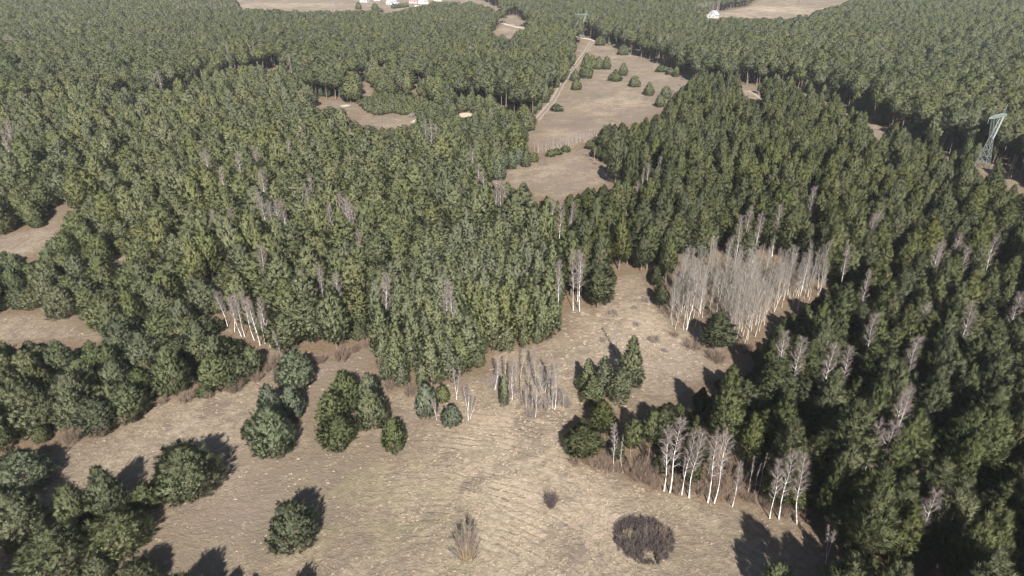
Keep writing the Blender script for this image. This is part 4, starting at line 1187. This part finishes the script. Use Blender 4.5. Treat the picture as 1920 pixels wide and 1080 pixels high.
# ---------------------------------------------------------------- dry grass tussocks of the near meadows
mt, tt_, out_ = new_mat('dry_grass')
oi = N(tt_, 'ShaderNodeObjectInfo')
cg = mix_c(tt_, oi.outputs['Random'], (.150, .120, .088), (.300, .245, .185))
dg = N(tt_, 'ShaderNodeBsdfDiffuse'); tt_.links.new(cg, dg.inputs[0]); tt_.links.new(dg.outputs[0], out_.inputs[0])
grass = bpy.data.collections.new('grass_forms')
for k in range(4):
    g = np.random.default_rng(60 + k); n = 20
    a = g.uniform(0, 6.28, n); rr = .30 * np.sqrt(g.random(n)); root = np.c_[np.cos(a) * rr, np.sin(a) * rr, np.zeros(n)]
    d = unit(np.c_[np.cos(a) * .8 + g.normal(0, .4, n), np.sin(a) * .8 + g.normal(0, .4, n), g.uniform(.4, 1.0, n)])
    V, T, t3 = strands(root, d, g.uniform(.3, .6, n), np.full(n, .12), g.random(n), g)
    grass.objects.link(bpy.data.objects.new('tussock_form_%02d' % k, mesh_from('tussock', V, T, [mt])))
n = 150000
pxs, pys = rng.uniform(-20, 1940, n), rng.uniform(480, 1090, n)
u = (pxs - 960) / F; v = (pys - 540) / F; zc = H / (SP + v * CP); gxx, gyy = u * zc, zc * (CP - v * SP)
ok = in_clear(pxs, pys)
ti = np.interp(gxx, gx, np.arange(nx)).round().astype(int), np.interp(gyy, gy, np.arange(ny)).round().astype(int)
tv = tone[ti[1], ti[0]]
clus = np.sin(gxx * .9 + 2 * np.sin(gyy * .31)) * np.sin(gyy * .8 + 2 * np.sin(gxx * .27)) + rng.normal(0, .5, n)
ok &= (rng.random(n) < np.clip(tv * 1.1 - .1, .05, 1)) & (clus > -.2)
pt = np.c_[gxx[ok], gyy[ok], np.zeros(ok.sum())]
sc = rng.uniform(.28, .68, len(pt))
cx_, cy_, _z = G(1190, 610)
sc *= 1 + .7 * np.exp(-((pt[:, 0] - cx_) ** 2 + (pt[:, 1] - cy_) ** 2) / 22 ** 2)
scatter('dry_grass', pt, np.c_[np.zeros(len(pt)), np.zeros(len(pt)), rng.uniform(0, 6.28, len(pt))], np.c_[sc, sc, sc * rng.uniform(.6, 1.1, len(pt))], rng.integers(0, 4, len(pt)), grass,
        'dry straw coloured grass tussocks on the meadow', 'grass_scatter')

# ---------------------------------------------------------------- pylons
def truss(mb, p0, p1, a0, a1, b0, b1, n, w, side, fwd):
    """square lattice beam from p0 to p1; half widths a along SIDE and b along FWD"""
    p0, p1 = Vector(p0), Vector(p1)
    ring = []
    for i in range(n + 1):
        f = i / n; c = p0.lerp(p1, f); a = a0 + (a1 - a0) * f; b = b0 + (b1 - b0) * f
        ring.append([c + side * a * sx + fwd * b * sy for sx, sy in ((-1, -1), (1, -1), (1, 1), (-1, 1))])
    for k in range(4):
        mb.bar(ring[0][k], ring[n][k], w)
    for i in range(n):
        for k in range(4):
            k2 = (k + 1) % 4
            mb.bar(ring[i][k], ring[i + 1][k2], w * .6); mb.bar(ring[i][k2], ring[i + 1][k], w * .6)
            mb.bar(ring[i + 1][k], ring[i + 1][k2], w * .6)
def pylon(px, py, h, yaw, label, k=1.0):
    x, y, _z = G(px, py)
    root = tag(link('power_pylon', None, loc=(x, y, 0), rot=(0, 0, yaw)), label, 'pylon', 'power line pylons')
    root.scale = (h / 30.0,) * 3; h = 30.0
    X, Y, Z = Vector((1, 0, 0)), Vector((0, 1, 0)), Vector((0, 0, 1))
    zw, za = .47 * h, .815 * h
    m = MB(); truss(m, (0, 0, 0), (0, 0, zw), 2.7, .75, 2.4, .75, 5, .14 * k, X, Y); link('tower_body', m.mesh('tower_body', [M['steel']]), root)
    for s in (-1, 1):
        m = MB(); truss(m, (s * .45, 0, zw), (s * 4.4, 0, za), .32, .55, .7, .55, 5, .08 * k, X, Y); link('tower_arm', m.mesh('tower_arm', [M['steel']]), root)
        m = MB()
        tip = Vector((s * 5.6, 0, h))
        for a_, b_ in ((-.55, -.5), (.55, -.5), (.55, .5), (-.55, .5)): m.bar(Vector((s * 4.7 + a_, b_, za + .6)), tip, .06)
        m.bar(tip - X * .7, tip + X * .7, .06)
        for f in (.3, .6):
            q = [Vector((s * 4.7 + a_, b_, za + .6)).lerp(tip, f) for a_, b_ in ((-.55, -.5), (.55, -.5), (.55, .5), (-.55, .5))]
            for k in range(4): m.bar(q[k], q[(k + 1) % 4], .06)
        link('earth_wire_peak', m.mesh('earth_wire_peak', [M['steel']]), root)
    m = MB(); truss(m, (-5.2, 0, za + .6), (5.2, 0, za + .6), .55, .55, .6, .6, 9, .06 * k, Z, Y)
    for s in (-1, 1): truss(m, (s * 5.25, 0, za + .6), (s * 8.6, 0, za + .35), .5, .08, .6, .08, 3, .06 * k, Z, Y)
    link('cross_arm', m.mesh('cross_arm', [M['steel']]), root)
    for s in (-8.3, 0, 8.3):
        m = MB(); zt = za + (.3 if s else 0)
        m.tube([(s, 0, zt), (s, 0, zt - 2.3)], [.05, .05], 6)
        for i in range(9): m.tube([(s, 0, zt - .3 - i * .22), (s, 0, zt - .38 - i * .22)], [.16, .16], 8)
        link('insulator', m.mesh('insulator', [M['insulator']]), root)
pylon(1841, 313, 25.5, math.radians(32), 'green steel lattice pylon on the open strip before the dark right forest')
pylon(1090, 71, 25.5, math.radians(20), 'distant grey green lattice pylon behind the sandy track junction', 1.7)

# ---------------------------------------------------------------- houses
def house(px, py, w, d, hw, hr, yaw, wall, roof, label, group=None, name='house', big=True):
    x, y, _z = G(px, py)
    root = tag(link(name, None, loc=(x, y, 0), rot=(0, 0, yaw)), label, 'house' if name == 'house' else name.replace('_', ' '), group)
    root.scale = (1.1,) * 3; a, b = w / 2, d / 2
    m = MB()
    m.add([(-a, -b, 0), (a, -b, 0), (a, b, 0), (-a, b, 0), (-a, -b, hw), (a, -b, hw), (a, b, hw), (-a, b, hw), (0, -b, hw + hr), (0, b, hw + hr)],
          [(0, 1, 5, 8, 4), (1, 2, 6, 5), (2, 3, 7, 9, 6), (3, 0, 4, 7)])
    link('wall', m.mesh('wall', [M[wall]]), root)
    m = MB(); o = .45; sl = hr / a
    for s in (-1, 1):
        e = (s * (a + o), hw - o * sl + .06)
        V = [(e[0], -b - o, e[1]), (e[0], b + o, e[1]), (0, b + o, hw + hr + .06), (0, -b - o, hw + hr + .06)]
        V += [(p[0], p[1], p[2] + .2) for p in V]
        m.add(V, [(0, 1, 2, 3), (7, 6, 5, 4), (0, 4, 5, 1), (1, 5, 6, 2), (3, 2, 6, 7), (0, 3, 7, 4)])
    rf = link('roof', m.mesh('roof', [M[roof]]), root)
    if big:
        m = MB(); m.box((a * .35, b * .2, hw + hr * .9), (.7, .7, 2.0)); link('chimney', m.mesh('chimney', [M['brick']]), rf)
        k = 0
        for s in (-1, 1):
            for xx in (-a * .45, a * .45):
                m = MB(); m.box((xx, s * (b + .02), 1.7), (1.2, .12, 1.3)); link('window', m.mesh('window', [M['glass']]), root)
            m = MB(); m.box((0, s * (b + .02), hw + .9), (1.1, .12, 1.2)); link('window', m.mesh('window', [M['glass']]), root)
            for yy in (-b * .5, b * .5):
                m = MB(); m.box((s * (a + .02), yy, 1.7), (.12, 1.3, 1.3)); link('window', m.mesh('window', [M['glass']]), root)
        m = MB(); m.box((-a - .03, 0, 1.05), (.14, 1.0, 2.1)); link('door', m.mesh('door', [M['wood']]), root)
        m = MB(); m.box((a * .55, 0, 0), (.1, 1.1, .1))
house(1337, 33, 9, 10, 3.2, 4.2, math.radians(-38), 'plaster', 'roof_blue', 'white gabled house with blue grey roof by the pale far field')
vg = 'village houses at the top border'
house(682, 4, 9, 15, 3.0, 2.6, math.radians(75), 'plaster', 'roof_grey', 'long low white house, leftmost of the village', vg)
house(734, 8, 9, 12, 3.6, 4.0, math.radians(-35), 'plaster', 'roof_grey', 'white gabled house with grey roof in the middle of the village', vg)
house(744, 13, 7, 9, 2.8, 2.4, math.radians(60), 'plaster', 'roof_blue', 'small white house in front of the gabled one with a bluish roof', vg)
house(777, 6, 8, 12, 3.2, 3.4, math.radians(65), 'plaster', 'roof_red', 'white house with brown red roof right of the gabled one', vg)
house(794, 7, 9, 10, 3.4, 3.8, math.radians(-30), 'cream', 'roof_grey', 'cream house with grey roof right of the red roofed one', vg)
house(822, 2, 8, 11, 3.2, 3.2, math.radians(80), 'plaster', 'roof_grey', 'white house at the right end of the village', vg)
house(706, 1, 8, 10, 3.2, 3.4, math.radians(20), 'cream', 'roof_red', 'cream house with brown red roof left of the gabled one', vg)
house(782, 16, 4, 5, 2.2, 1.5, math.radians(70), 'wood', 'roof_grey', 'dark wooden hut below the village houses', None, 'garden_hut', False)
house(1751, 46, 6, 8, 2.6, 2.4, math.radians(50), 'plaster', 'roof_blue', 'pale hut roof showing among the far right pines', None, 'forest_hut', False)

# ---------------------------------------------------------------- the air between
hz_m = bpy.data.materials.new('haze'); hz_m.use_nodes = True
ht = hz_m.node_tree; ht.nodes.clear()
ho = ht.nodes.new('ShaderNodeOutputMaterial'); hv = ht.nodes.new('ShaderNodeVolumePrincipled')
hv.inputs['Color'].default_value = (.86, .92, 1.0, 1); hv.inputs['Density'].default_value = 0.00005; hv.inputs['Anisotropy'].default_value = 0.0
ht.links.new(hv.outputs[0], ho.inputs['Volume'])
mb = MB(); mb.box((0, 0, (H + 2 - 1.0) / 2), (7200, 7200, H + 2 + 1.0))
tag(link('haze', mb.mesh('haze', [hz_m])), 'thin pale air over the whole forest', None, None, 'stuff')
